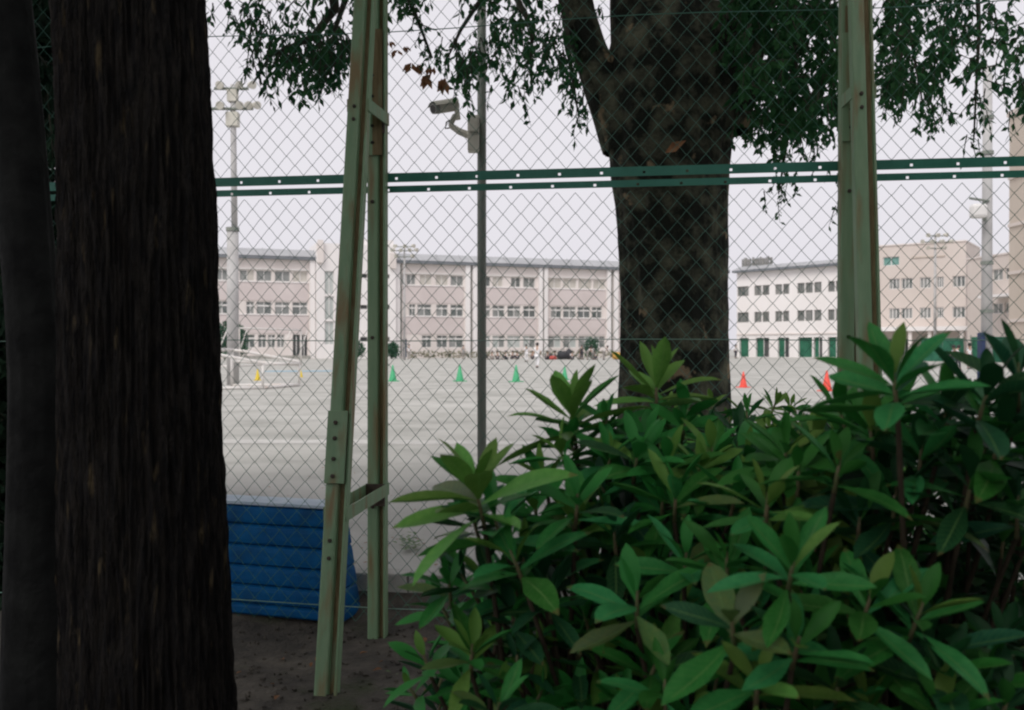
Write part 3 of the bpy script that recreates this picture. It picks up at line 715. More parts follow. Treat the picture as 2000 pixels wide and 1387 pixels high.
m.f = [(k, k+1, k+8, k+7) for k in range(6)]; m.build('sun_shield', M['cctv'], sec, smooth=True)
bxp(888, 898, 205, 235, .02, 'bracket', M['cctv'], -8)
MB().tube([PX(885, 232), PX(872, 240), PX(870, 252), PX(882, 250)], .007, 6).build('cable', M['bolt'], sec)
settle(sec); tag(sec, 'beige security camera on a bracket fixed to the slim grey pole', 'security camera')

# ------------------------------------------------------------------ blue padded box behind the fence
bx0 = P(652, HZ, 4.58); bx0.z = SOIL + .03
blue = empty('padded_box', bx0)
fd = Vector((1, -.30, 0)).normalized(); bd = Vector((.30, 1, 0)).normalized()
def layer(z0, z1, w0, w1):                  # one bulging padded layer; w = half growth at its bottom and top
    m = MB(); L_, D_ = 1.15, .17
    for z, gr, in_ in ((z0, w0, .020), (z0+.010, w0, .002), ((z0*.7+z1*.3), (w0*.7+w1*.3), -.001), ((z0*.3+z1*.7), (w0*.3+w1*.7), -.001), (z1-.010, w1, .002), (z1, w1, .020)):
        g_ = gr - in_
        gs = gr - in_*.4
        for u, v in ((-L_-gs, -gr*.25 + in_), (0+gs, -gr*.25 + in_), (0+gs, D_+gr), (-L_-gs, D_+gr)):
            p = fd*u + bd*v; m.v.append((p.x, p.y, z))
    for i in range(5):
        for k in range(4): m.f.append((i*4+k, i*4+(k+1) % 4, (i+1)*4+(k+1) % 4, (i+1)*4+k))
    m.f.append((3,2,1,0)); m.f.append((20,21,22,23)); return m
zs = [0, .06, .155, .255, .36, .465, .565]
for i in range(6):
    gr = lambda z: .045 - z*.10
    layer(zs[i], zs[i+1], gr(zs[i]), gr(zs[i+1])).build('padded_layer', M['padblue'], blue, bevel=.004)
m = MB(); 
for z in (.566, .584):
    for u, v in ((-1.16, -.006), (.0, -.006), (.0, .17), (-1.16, .17)):
        p = fd*u + bd*v; m.v.append((p.x, p.y, z))
m.f = [(3,2,1,0),(4,5,6,7),(0,1,5,4),(1,2,6,5),(2,3,7,6),(3,0,4,7)]; m.build('top_board', M['padedge'], blue, bevel=.004)
tag(blue, 'blue padded box of stacked layers standing behind the fence next to the kerb', 'padded box')

# ------------------------------------------------------------------ chain-link fence
fence = empty('chain_link_fence', F0)
def fp(u, z, n=0): return F0 + FD*u + FN*n + Vector((0, 0, z))
PA, PB = .0432, .0483
def chain(z0, z1, name, lab):
    m = MB(); r = .0013; rows = int((z1-z0)/PB); nu0, nu1 = int(-2.6/PA), int(3.4/PA)
    for i in range(nu0, nu1):
        pts = []
        for j in range(rows+1):
            side = (i + j) % 2
            uu = (i + side)*PA + .004*math.sin(j*.9+i*1.3)*.4; zz = z0 + j*PB + .0015*math.sin(i*.7)
            bow = .012*math.sin(uu*1.9)*math.sin((zz-z0)*2.1) + .004*math.sin(uu*9)
            up_leg = side
            pts.append((uu, zz, bow))
        # flattened spiral: rising legs in front, falling legs behind
        for j in range(rows):
            (ua, za, na), (ub, zb, nb) = pts[j], pts[j+1]
            front = ub > ua; e = .0042 if front else -.0042
            s = 1 if ub > ua else -1
            m.tube([fp(ua - s*.0, za, na + e*.35), fp(ua + s*.008, za + .008, na + e), fp(ub - s*.008, zb - .008, nb + e), fp(ub, zb, nb + e*.35)], r, 5, cap=False)
    o = m.build(name, M['wire'], fence, smooth=True); o['kind'] = 'stuff'; o['label'] = lab
chain(2.05, 4.6, 'chain_link_mesh', 'upper green chain-link mesh'); chain(-.14, 1.955, 'chain_link_mesh', 'lower green chain-link mesh')
class FR(Facade):
    def __init__(s): s.A, s.D, s.N = F0.copy(), FD, FN
ff = FR()
for z0, z1, off, hu in ((2.004, 2.048, 0, .198), (1.954, 1.986, -.035, .2)):
    m = MB(); hl = []
    for k in range(-13, 18):
        uc = k*hu + off + .03; zc = (z0+z1)/2 - .004
        hl.append((uc-.0065, uc+.0065, zc-.006, zc+.006))
    ff.pierced(m, -2.7, 3.6, z0, z1, hl, n=.012, depth=.004, back=.008)
    m.face([ff.p(-2.7,z1,.012), ff.p(3.6,z1,.012), ff.p(3.6,z1,-.022), ff.p(-2.7,z1,-.022)])     # top flange of the angle bar
    m.face([ff.p(-2.7,z0,.012), ff.p(3.6,z0,.012), ff.p(3.6,z0,.008), ff.p(-2.7,z0,.008)])
    m.build('rail', M['railpaint'], fence)
for z, s in ((1.238, .004), (2.745, .012), (-.06, .01)):
    MB().tube([fp(u*.3, z + s*math.sin(u*.8), .006) for u in range(-9, 13)], .0024, 6).build('tension_wire', M['tension'] if z < 2 else M['wire'], fence, smooth=True)
PROF = [(-.046,-.062),(-.046,-.006),(-.040,0),(.004,0),(.010,-.005),(.012,-.026),(.034,-.026),(.0355,-.010),(.046,-.010),(.046,-.062)]
PROF = [(a, -b) for a, b in PROF]           # b grows towards the field
def bolt(p, n, parent, r=.0085, mt=None):
    p = Vector(p); n = Vector(n).normalized()
    MB().tube([p, p + n*.007, p + n*.009], [r, r, r*.7], 6).build('bolt', mt or M['bolt'], parent)
def post_set(px, top_px, foot_k, head_k, lateral=0, w=1.0, strutfirst=True):
    b0 = fence_at(px); u0 = (b0 - F0).dot(FD) - ((px - 1000)/F*35 - 5)/405   # the post stands proud of the mesh
    base = fp(u0, SOIL - .05, .085); top = fp(u0 + (top_px - px)/F*4.4*.55, 4.4, .085)
    prof = [(a*.93*w, b*1.1) for a, b in PROF]
    po = MB().prism(prof, base, top, FD).build('post', M['paint'], fence, bevel=.003)
    ax = (top - base).normalized()
    at = lambda z, a=0, n=0: base + ax*((z - base.z)/ax.z) + FD*a + FN*n
    # rust-stained inner strip of the section
    MB().prism([(.0125*w, -.001+.0286), (.031*w, -.001+.0286), (.031*w, .034), (.0125*w, .034)], base, top, FD).build('rust_strip', M['rust'], po)
    for z in (1.25, .44, 1.9, 2.13, 2.5): bolt(at(z, -.015, .0), FN, po, .009)
    # splice plate high on the post
    MB().prism([(-.03*w, -.012), (.034*w, -.012), (.034*w, -.002), (-.03*w, -.002)], at(2.12), at(2.72), FD).build('splice_plate', M['rust'], po, bevel=.002)
    for z in (2.18, 2.26, 2.40, 2.50, 2.58, 2.66): bolt(at(z, -.012, .011), FN, po, .0075, M['hole'])
    MB().prism([(-.040*w, -.0125), (-.012*w, -.0125), (-.012*w, -.003), (-.040*w, -.003)], at(2.12, .0), at(2.6), FD).build('splice_flange', M['paint'], po)
    # sloping strut on the near side
    foot = base + FN*foot_k + FD*lateral; foot.z = SOIL - .05
    head = at(3.75, 0, .03 + head_k)
    st = MB().prism(PROF, foot, head, FD).build('strut', M['paint'], fence, bevel=.003)
    sx = (head - foot).normalized(); sn = (FN - sx*FN.dot(sx)).normalized()
    sat = lambda z, a=0, n=0: foot + sx*((z - foot.z)/sx.z) + FD*a + sn*n
    MB().prism([(.0125, -.001+.0263), (.0338, -.001+.0263), (.0338, .034), (.0125, .034)], foot, head, FD).build('rust_strip', M['rust'], st)
    MB().prism([(-.049, -.012), (.0365, -.012), (.0365, -.0015), (-.049, -.0015)], sat(.635), sat(.935), FD).build('splice_plate', M['paint'], st, bevel=.002)
    for z in (.885, .82, .735, .665): bolt(sat(z, -.012, .0115), sn, st, .0095)
    for z in (.405, .335): bolt(sat(z, -.012, 0), sn, st, .0085)
    for z in (2.28, 2.22): bolt(sat(z, -.012, 0), sn, st, .0085)
    # flat ties from strut to post
    for zt, nm in ((.52, 'lower'), (2.30, 'upper')):
        tie = []
        for a in (-.048, .049):
            p, q = at(zt, a, .0), sat(zt - .005, a, -.03)
            dv = (p - q).normalized()
            m = MB(); sdv = FD*.003; h = Vector((0, 0, .028))
            pts = [q - dv*.02, p - FN*.055]
            m.v = [tuple(k + s_ + hh_) for k in pts for s_ in (-sdv, sdv) for hh_ in (-h, h)]
            m.f = [(0,1,3,2),(4,6,7,5),(0,4,5,1),(2,3,7,6),(1,5,7,3),(0,2,6,4)]
            tie.append(m.build('tie_bar', M['paint'], fence))
        m = MB().prism([(-.046, -.010), (.047, -.010), (.047, -.002), (-.046, -.002)], at(zt - .075), at(zt + .03), FD); m.build('tie_plate', M['bolt'], fence)
post_set(733, 736, .735, 0)
post_set(1664, 1668, .47, .0, lateral=.01, w=1.2)
settle(fence); tag(fence, 'tall green chain-link fence with braced steel posts and double rail', 'fence')

# ------------------------------------------------------------------ trees
def in_poly(x, y, poly):
    c = False; j = len(poly) - 1
    for i in range(len(poly)):
        xi, yi = poly[i]; xj, yj = poly[j]
        if (yi > y) != (yj > y) and x < (xj - xi)*(y - yi)/(yj - yi) + xi: c = not c
        j = i
    return c
def bark_tube(path, radii, seg, steps, amp, freq, vs_, seed, flare=0):
    """a trunk or limb with furrowed relief"""
    m = MB(); path = [Vector(p) for p in path]; n = len(path) - 1; off = Vector((seed*3.1, seed*1.7, 0))
    for j in range(steps + 1):
        t = j/steps*n; i = min(int(t), n - 1); f = t - i
        def cr(a, b, c, d): return .5*((2*b) + (c - a)*f + (2*a - 5*b + 4*c - d)*f*f + (3*b - a - 3*c + d)*f**3)
        q = [path[max(i-1,0)], path[i], path[i+1], path[min(i+2,n)]]
        rr_ = [radii[max(i-1,0)], radii[i], radii[i+1], radii[min(i+2,n)]]
        c = Vector([cr(*[k[e] for k in q]) for e in range(3)]); r = cr(*rr_)
        for k in range(seg):
            an = 2*math.pi*k/seg; d = Vector((math.cos(an), math.sin(an), 0))
            s_ = Vector((d.x*freq, d.y*freq, c.z*vs_)) + off
            h = 1 - abs(noise.noise(s_))*2.2; h2 = noise.noise(Vector((d.x*freq*3, d.y*freq*3, c.z*vs_*3.5)) + off)
            lump = noise.noise(Vector((d.x*1.2, d.y*1.2, c.z*.9)) + off)
            m.v.append(tuple(c + d*(r*(1 + .05*lump) + amp*h + amp*.45*h2)))
    for j in range(steps):
        for k in range(seg):
            m.f.append((j*seg+k, j*seg+(k+1) % seg, (j+1)*seg+(k+1) % seg, (j+1)*seg+k))
    return m
def add_leaf(mb, p, d, s, L, wd):
    t = p + d*L; c = p + d*L*.45; nrm = d.cross(s)
    mb.face([p, c + s*wd + nrm*L*.05, t]); mb.face([p, t, c - s*wd + nrm*L*.05])
def hanging(leaves, twigs, p, rr, length, size, dens=1.0, dirn=None):
    d = (dirn or Vector((rr.gauss(0,.5), rr.gauss(0,.5), rr.uniform(-1.2,.1)))).normalized()
    pts = [p.copy()]; q = p.copy(); n = max(3, int(length/.05))
    for k in range(n):
        d = (d + Vector((rr.gauss(0,.14), rr.gauss(0,.14), -.16))).normalized(); q = q + d*(length/n); pts.append(q.copy())
    twigs.tube(pts, [.0045 - .0035*k/n for k in range(n+1)], 4, cap=False)
    for a, b in zip(pts, pts[1:]):
        for _ in range(max(1, int(2*dens + rr.random()))):
            o_ = a.lerp(b, rr.random()); ld = (Vector((rr.gauss(0,.75), rr.gauss(0,.75), rr.gauss(-.85,.5))) + d*.5).normalized()
            s_ = (Matrix.Rotation(rr.uniform(0,6.28), 3, ld) @ ld.orthogonal().normalized()); L = size*rr.uniform(.65,1.25)
            add_leaf(leaves, o_, ld, s_, L, L*rr.uniform(.19,.28))
def fill(leaves, twigs, poly, n, d0, d1, rr, length=(.15,.35), size=.064, dens=1.0):
    xs = [p[0] for p in poly]; ys = [p[1] for p in poly]; k = 0
    while k < n:
        x, y = rr.uniform(min(xs), max(xs)), rr.uniform(min(ys), max(ys))
        if not in_poly(x, y, poly): continue
        k += 1
        if noise.noise(Vector((x*.026, y*.026, len(poly)*3.3))) < -.10: continue
        d = rr.uniform(d0, d1); hanging(leaves, twigs, P(x, y, d), rr, rr.uniform(*length), size, dens)
def canopy(leaves, c, rad, n, size, rr, under):
    k = 0
    while k < n:
        v = Vector((rr.uniform(-1,1), rr.uniform(-1,1), rr.uniform(-1,1)))
        if not .3 < v.length < 1: continue
        p = Vector(c) + Vector((v.x*rad[0], v.y*rad[1], v.z*rad[2])); k += 1
        if noise.noise(p*.75) < -.02: continue
        if p.z < under(p): continue
        for _ in range(3):
            ld = Vector((rr.gauss(0,1), rr.gauss(0,1), rr.gauss(-.2,.5))).normalized(); s_ = Matrix.Rotation(rr.uniform(0,6.28), 3, ld) @ ld.orthogonal().normalized()
            L = size*rr.uniform(.7,1.3); add_leaf(leaves, p + Vector((rr.gauss(0,.12), rr.gauss(0,.12), rr.gauss(0,.1))), ld, s_, L, L*.28)
above_view = lambda p: 1.55 + .40*max(p.y, 0) + .25     # the undersides of the crowns clear the field of view
def branch(parent, pts, r0, r1, mt):
    n = len(pts); MB().tube(pts, [r0 + (r1-r0)*k/(n-1) for k in range(n)], 8, jit=.08).build('branch', mt, parent, smooth=True)

# near trunk at the left
t1 = empty('broad_trunk_tree', P(290, HZ, 2.7)); t1.location.z = SOIL
def c1(px, py, d=2.7): return P(px, py, d)
pth = [c1(300,1720), c1(290,1387), c1(283,1040), c1(276,693), c1(268,350), c1(256,0), c1(250,-350), c1(262,-800), c1(300,-1500)]
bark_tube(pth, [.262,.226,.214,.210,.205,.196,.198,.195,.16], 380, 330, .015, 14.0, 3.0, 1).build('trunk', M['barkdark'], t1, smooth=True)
rr = random.Random(11); lv, tw_ = MB(), MB()
for e in (Vector((-2.3,1.2,6.2)), Vector((1.2,1.0,6.6)), Vector((-1.0,5.2,5.4)), Vector((-.6,-1.5,6.3))):
    s0 = c1(262,-700); branch(t1, [s0, s0.lerp(e,.35)+Vector((0,0,.3)), s0.lerp(e,.7)+Vector((0,0,.25)), e], .12, .03, M['barkdark'])
canopy(lv, (-2.7, .0, 6.0), (4.1, 5.6, 2.2), 12000, .2, rr, above_view)
canopy(lv, (2.6, -3.6, 3.0), (4.2, 1.5, 3.0), 3200, .24, rr, lambda p: .3)  # unseen low foliage behind the camera, added to darken the shrub
canopy(lv, (3.9, .7, 2.6), (1.4, 2.2, 2.4), 5500, .24, rr, lambda p: max(.4, 1.3 + .9*(p.y - .72*p.x)))  # more added foliage, out of view on the right, shading the shrub
fill(lv, tw_, [(405,-120),(710,-120),(705,95),(668,118),(640,112),(608,128),(575,118),(545,105),(520,70),(480,45),(440,50),(418,62),(405,30)], 230, 4.9, 6.6, rr, (.12,.26), .062)
fill(lv, tw_, [(540,60),(690,40),(690,115),(655,135),(610,120),(560,140),(520,100)], 60, 4.9, 6.2, rr, (.14,.28), .062)
for (x, y, n_) in ((498,150,5),(560,150,9),(600,165,8),(640,150,8),(660,165,6),(620,130,12),(510,110,10)):
    for _ in range(n_): hanging(lv, tw_, P(x+rr.gauss(0,14), y-60+rr.gauss(0,20), rr.uniform(5,6)), rr, rr.uniform(.16,.34), .052, 1, Vector((rr.gauss(0,.3), rr.gauss(0,.3), -1)))
branch(t1, [P(560,-300,4.5), P(640,-120,5.2), P(655,20,5.5), P(610,75,5.5), P(530,110,5.5), P(495,165,5.5)], .045, .004, M['twig'])
branch(t1, [P(700,-200,5), P(690,-40,5.3), P(655,60,5.4), P(668,120,5.4)], .03, .004, M['twig'])
lv.build('crown', M['leafcrown'], t1); tw_.build('twigs', M['twig'], t1)['kind'] = 'stuff'  # the crown mesh includes the added out-of-view skirts
settle(t1); tag(t1, 'tree with a thick furrowed dark trunk filling the picture beside the fence', 'tree')

# big tree behind the fence
TD = 6.6
t2 = empty('shade_tree', P(1318, HZ, TD)); t2.location.z = 0
c2 = lambda px, py, d=TD: P(px, py, d)
pth = [c2(1316,1060), c2(1316,900), c2(1317,760), c2(1316,600), c2(1312,450), c2(1308,330), c2(1310,230), c2(1318,120), c2(1320,40)]
bark_tube(pth, [.49,.41,.377,.362,.372,.40,.44,.47,.42], 150, 170, .014, 5.0, 1.6, 2).build('trunk', M['barkfar'], t2, smooth=True)
limb = lambda pts, rd, sd__: bark_tube(pts, rd, 80, 60, .010, 5.0, 1.6, sd__).build('limb', M['barkfar'], t2, smooth=True)
limb([c2(1240,300), c2(1200,200), c2(1160,120), c2(1132,40), c2(1108,-80), c2(1090,-250), c2(1050,-600)], [.22,.185,.135,.118,.112,.11,.08], 3)
limb([c2(1290,160), c2(1286,60), c2(1280,-40), c2(1270,-160), c2(1240,-400), c2(1230,-800)], [.34,.335,.31,.28,.2,.12], 4)
limb([c2(1392,260), c2(1420,140), c2(1452,20), c2(1490,-120), c2(1560,-300), c2(1700,-600)], [.24,.22,.20,.17,.14,.09], 5)
lv, tw_ = MB(), MB(); rr = random.Random(23)
canopy(lv, (2.4, 7.6, 6.9), (5.2, 4.8, 2.6), 12000, .19, rr, above_view)
def hang_at(lst, d0=5.6, d1=7.6, ln=(.14,.3), size=.064, sp=14):
    for x, y, n_ in lst:
        for _ in range(n_): hanging(lv, tw_, P(x+rr.gauss(0,sp), y-45+rr.gauss(0,sp), rr.uniform(d0,d1)), rr, rr.uniform(*ln), size, 1, Vector((rr.gauss(0,.35), rr.gauss(0,.3), -1)))
# centre
fill(lv, tw_, [(850,-120),(1100,-120),(1120,60),(1130,120),(1095,120),(1060,80),(1020,105),(985,120),(960,70),(930,110),(890,120),(868,95),(905,60),(955,45),(900,-10)], 230, 5.6, 7.6, rr, (.12,.28))
fill(lv, tw_, [(752,-120),(840,-120),(815,10),(770,18),(752,22)], 60, 5.4, 6.6, rr, (.1,.2))
hang_at([(880,140,12),(900,160,12),(920,160,10),(985,170,6),(1035,130,8),(1032,180,8),(1060,130,10),(1098,150,10),(1112,185,7),(1128,225,5),(1138,255,2),(955,120,7),(1000,80,10)])
for k in range(12): hanging(lv, tw_, P(800+k*4, k*10, 5.9), rr, .12, .05, 1)
fill(lv, tw_, [(1158,-60),(1195,-60),(1190,20),(1182,60),(1172,100),(1163,60)], 12, 6.0, 6.8, rr, (.08,.14))
# right of the trunk
fill(lv, tw_, [(1400,-120),(1655,-120),(1655,190),(1630,200),(1600,215),(1570,245),(1535,265),(1510,255),(1470,240),(1445,190),(1430,120)], 620, 5.3, 7.8, rr, (.15,.32), .072, 1.5)
fill(lv, tw_, [(1395,-60),(1650,-60),(1650,150),(1600,190),(1540,235),(1490,215),(1440,150)], 330, 5.6, 7.8, rr, (.14,.28), .07, 1.5)
fill(lv, tw_, [(1700,-120),(1850,-120),(1850,60),(1835,170),(1800,195),(1760,185),(1712,175)], 300, 5.3, 7.8, rr, (.14,.3), .07, 1.3)
fill(lv, tw_, [(1840,-120),(2040,-120),(2040,150),(1985,170),(1945,130),(1905,200),(1880,150),(1850,110)], 190, 5.3, 7.2, rr, (.12,.28), .075, 1)
hang_at([(1450,285,6),(1480,290,7),(1520,320,10),(1530,360,6),(1515,400,4),(1500,440,2),(1560,300,9),(1545,385,3),(1600,290,6),(1622,385,3),(1615,440,2),(1585,330,3),
         (1725,210,7),(1750,235,6),(1800,240,9),(1815,265,5),(1840,240,5),(1765,215,6),(1900,225,6),(1908,265,4),(1895,300,3),(1990,210,8),(1985,250,3),(1950,200,3)], ln=(.1,.2), size=.055, sp=11)
for pts in ([c2(1090,-250), P(980,-60,6.6), P(900,60,6.5), P(872,120,6.4)], [P(980,-60,6.6), P(1040,60,6.5), P(1035,150,6.5)], [c2(1105,-60), P(1108,90,6.5), P(1130,230,6.4)],
            [P(760,-150,6), P(800,0,5.9), P(845,115,5.9)], [c2(1490,-120), P(1560,40,6.4), P(1545,220,6.3), P(1520,380,6.2)], [c2(1560,-300), P(1760,-20,6.2), P(1800,200,6.2)], [c2(1700,-600), P(1900,-150,6), P(1910,60,6), P(1900,280,6)]):
    branch(t2, pts, .03, .005, M['twig'])
lv.build('crown', M['leafcrown'], t2); tw_.build('twigs', M['twig'], t2)['kind'] = 'stuff'
dm = MB()
for x, y, s_ in ((764,88,.05),(776,105,.06),(790,98,.05),(806,130,.085),(822,132,.075),(838,152,.11),(866,160,.11),(842,138,.06)):
    for _ in range(3):
        ld = Vector((rr.gauss(0,.5), rr.gauss(0,.5), -1)).normalized(); add_leaf(dm, P(x+rr.gauss(0,4), y-6, 5.9), ld, ld.orthogonal().normalized(), s_, s_*.3)
dm.build('dead_leaves', M['leafdead'], t2)
p = P(1318, 288, 6.08)                      # a dry leaf caught on the bark
dm = MB(); dm.face([p+Vector((-.07,0,-.04)), p+Vector((.0,-.02,-.035)), p+Vector((.075,0,.045)), p+Vector((-.02,-.01,.03))]); dm.build('dry_leaf', M['leafdead'], t2)
settle(t2); tag(t2, 'big tree with mottled trunk and spreading limbs behind the fence', 'tree')

# slimmer dark trunk and dense evergreen at the far left
t3 = empty('smooth_trunk_tree', P(68, HZ, 3.5)); t3.location.z = SOIL
c3_ = lambda px, py, d=3.5: P(px, py, d)
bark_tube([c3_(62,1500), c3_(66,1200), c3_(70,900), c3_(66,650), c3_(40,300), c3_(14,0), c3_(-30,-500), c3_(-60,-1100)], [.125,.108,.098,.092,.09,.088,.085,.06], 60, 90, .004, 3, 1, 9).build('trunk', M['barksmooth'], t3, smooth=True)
lv, tw_ = MB(), MB(); rr = random.Random(5)
canopy(lv, (-2.6, 3.2, 5.6), (2.3, 2.3, 1.7), 2500, .12, rr, above_view)
for px_, py_, d_, rx, rz, n_ in ((30,120,5.6,.34,.75,2600),(40,520,5.8,.32,.6,2200),(45,900,5.6,.30,.55,2000),(50,1150,5.3,.28,.35,1200),(-140,500,6,.5,1.5,2500)):
    q_ = P(px_, py_, d_); leaf_blob(lv, q_, (rx, .45, rz), n_, .12, px_ + 7)
fill(lv, tw_, [(-260,620),(112,560),(116,1230),(-260,1230)], 900, 4.9, 6.2, rr, (.15,.3), .085, 1.5)
fill(lv, tw_, [(-260,-150),(102,-150),(104,560),(60,690),(-260,760)], 1700, 4.6, 6.6, rr, (.2,.4), .085, 1.5)
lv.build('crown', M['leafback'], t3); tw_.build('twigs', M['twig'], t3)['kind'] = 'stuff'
settle(t3); tag(t3, 'slim dark tree with dense foliage half hidden behind the thick furrowed trunk', 'tree')

# ------------------------------------------------------------------ broad-leaved shrubs
def leaf_mesh(name, mt, wd, curve, fold, seed):
    rr = random.Random(seed); m = MB(); n = 8
    prof = [.10,.36,.66,.90,1.0,.90,.58,.0]
    for i in range(n):
        t = i/(n-1); z = -curve*t*t + .02*math.sin(t*5+seed); w_ = wd*prof[i]*(1+rr.uniform(-.05,.05)); x = .012*math.sin(t*4+seed)
        m.v += [(x-w_, t, z + fold*w_), (x, t, z), (x+w_, t, z + fold*w_*(1+.2*math.sin(seed)))]
    for i in range(n-1):
        a = i*3; m.f += [(a, a+1, a+4, a+3), (a+1, a+2, a+5, a+4)]
    me = m.mesh(name, mt, True); uv = me.uv_layers.new(name='UVMap')
    for lp in me.loops: i = lp.vertex_index; uv.data[lp.index].uv = ((i % 3)/2, (i//3)/(n-1))
    return me
def leaf_detail(m):
    """pale midrib, side veins, browned tips and leaf-to-leaf variation"""
    n = m.node_tree; L = n.links; b = n.nodes['Principled BSDF']; src = b.inputs['Base Color'].links[0].from_socket
    N = lambda t: n.nodes.new(t)
    def math_(op, a, c=None):
        q = N('ShaderNodeMath'); q.operation = op
        for k, v in ((0, a), (1, c)):
            if v is None: continue
            if isinstance(v, (int, float)): q.inputs[k].default_value = v
            else: L.new(v, q.inputs[k])
        return q.outputs[0]
    uv = N('ShaderNodeUVMap'); uv.uv_map = 'UVMap'; sp = N('ShaderNodeSeparateXYZ'); L.new(uv.outputs[0], sp.inputs[0])
    du = math_('ABSOLUTE', math_('SUBTRACT', sp.outputs[0], .5))
    rib = math_('LESS_THAN', du, .035)
    wv = math_('SINE', math_('MULTIPLY', math_('SUBTRACT', sp.outputs[1], math_('MULTIPLY', du, .35)), 75.0))
    vein = math_('MULTIPLY', math_('GREATER_THAN', wv, .86), .35)
    fac = math_('MULTIPLY', math_('MAXIMUM', rib, vein), .5)
    oi = N('ShaderNodeObjectInfo'); hv = N('ShaderNodeHueSaturation')
    L.new(src, hv.inputs['Color']); L.new(math_('ADD', math_('MULTIPLY', oi.outputs['Random'], .05), .472), hv.inputs['Hue'])
    L.new(math_('ADD', math_('MULTIPLY', oi.outputs['Random'], .6), .7), hv.inputs['Value'])
    mx_ = N('ShaderNodeMix'); mx_.data_type = 'RGBA'; L.new(fac, mx_.inputs['Factor']); L.new(hv.outputs[0], mx_.inputs['A']); mx_.inputs['B'].default_value = (.16,.30,.09,1)
    tcn = N('ShaderNodeTexCoord'); nz = N('ShaderNodeTexNoise'); nz.inputs['Scale'].default_value = 9; L.new(tcn.outputs['Object'], nz.inputs['Vector'])
    tip = math_('GREATER_THAN', math_('ADD', sp.outputs[1], math_('MULTIPLY', math_('SUBTRACT', nz.outputs['Fac'], .5), .5)), .985)
    spot = math_('GREATER_THAN', nz.outputs['Fac'], .735)
    m2 = N('ShaderNodeMix'); m2.data_type = 'RGBA'; L.new(math_('MULTIPLY', math_('MAXIMUM', tip, spot), .7), m2.inputs['Factor']); L.new(mx_.outputs['Result'], m2.inputs['A']); m2.inputs['B'].default_value = (.13,.085,.03,1)
    L.new(m2.outputs['Result'], b.inputs['Base Color'])
    bp = N('ShaderNodeBump'); bp.inputs['Strength'].default_value = .35; bp.inputs['Distance'].default_value = .004
    L.new(math_('MULTIPLY', math_('MAXIMUM', rib, vein), -1.0), bp.inputs['Height']); L.new(bp.outputs[0], b.inputs['Normal'])
for k in ('shrub1','shrub2','shrub3','shrub4'): leaf_detail(M[k])
LEAF = {}
for k, mt in (('mid','shrub1'),('new','shrub2'),('dark','shrub3'),('old','shrub4')):
    LEAF[k] = [leaf_mesh('leaf_'+k, M[mt], wd, cv, fo, i*7+1) for i, (wd, cv, fo) in enumerate(((.145,.12,.5),(.16,.22,.35),(.13,.05,.6),(.17,.32,.25)))]
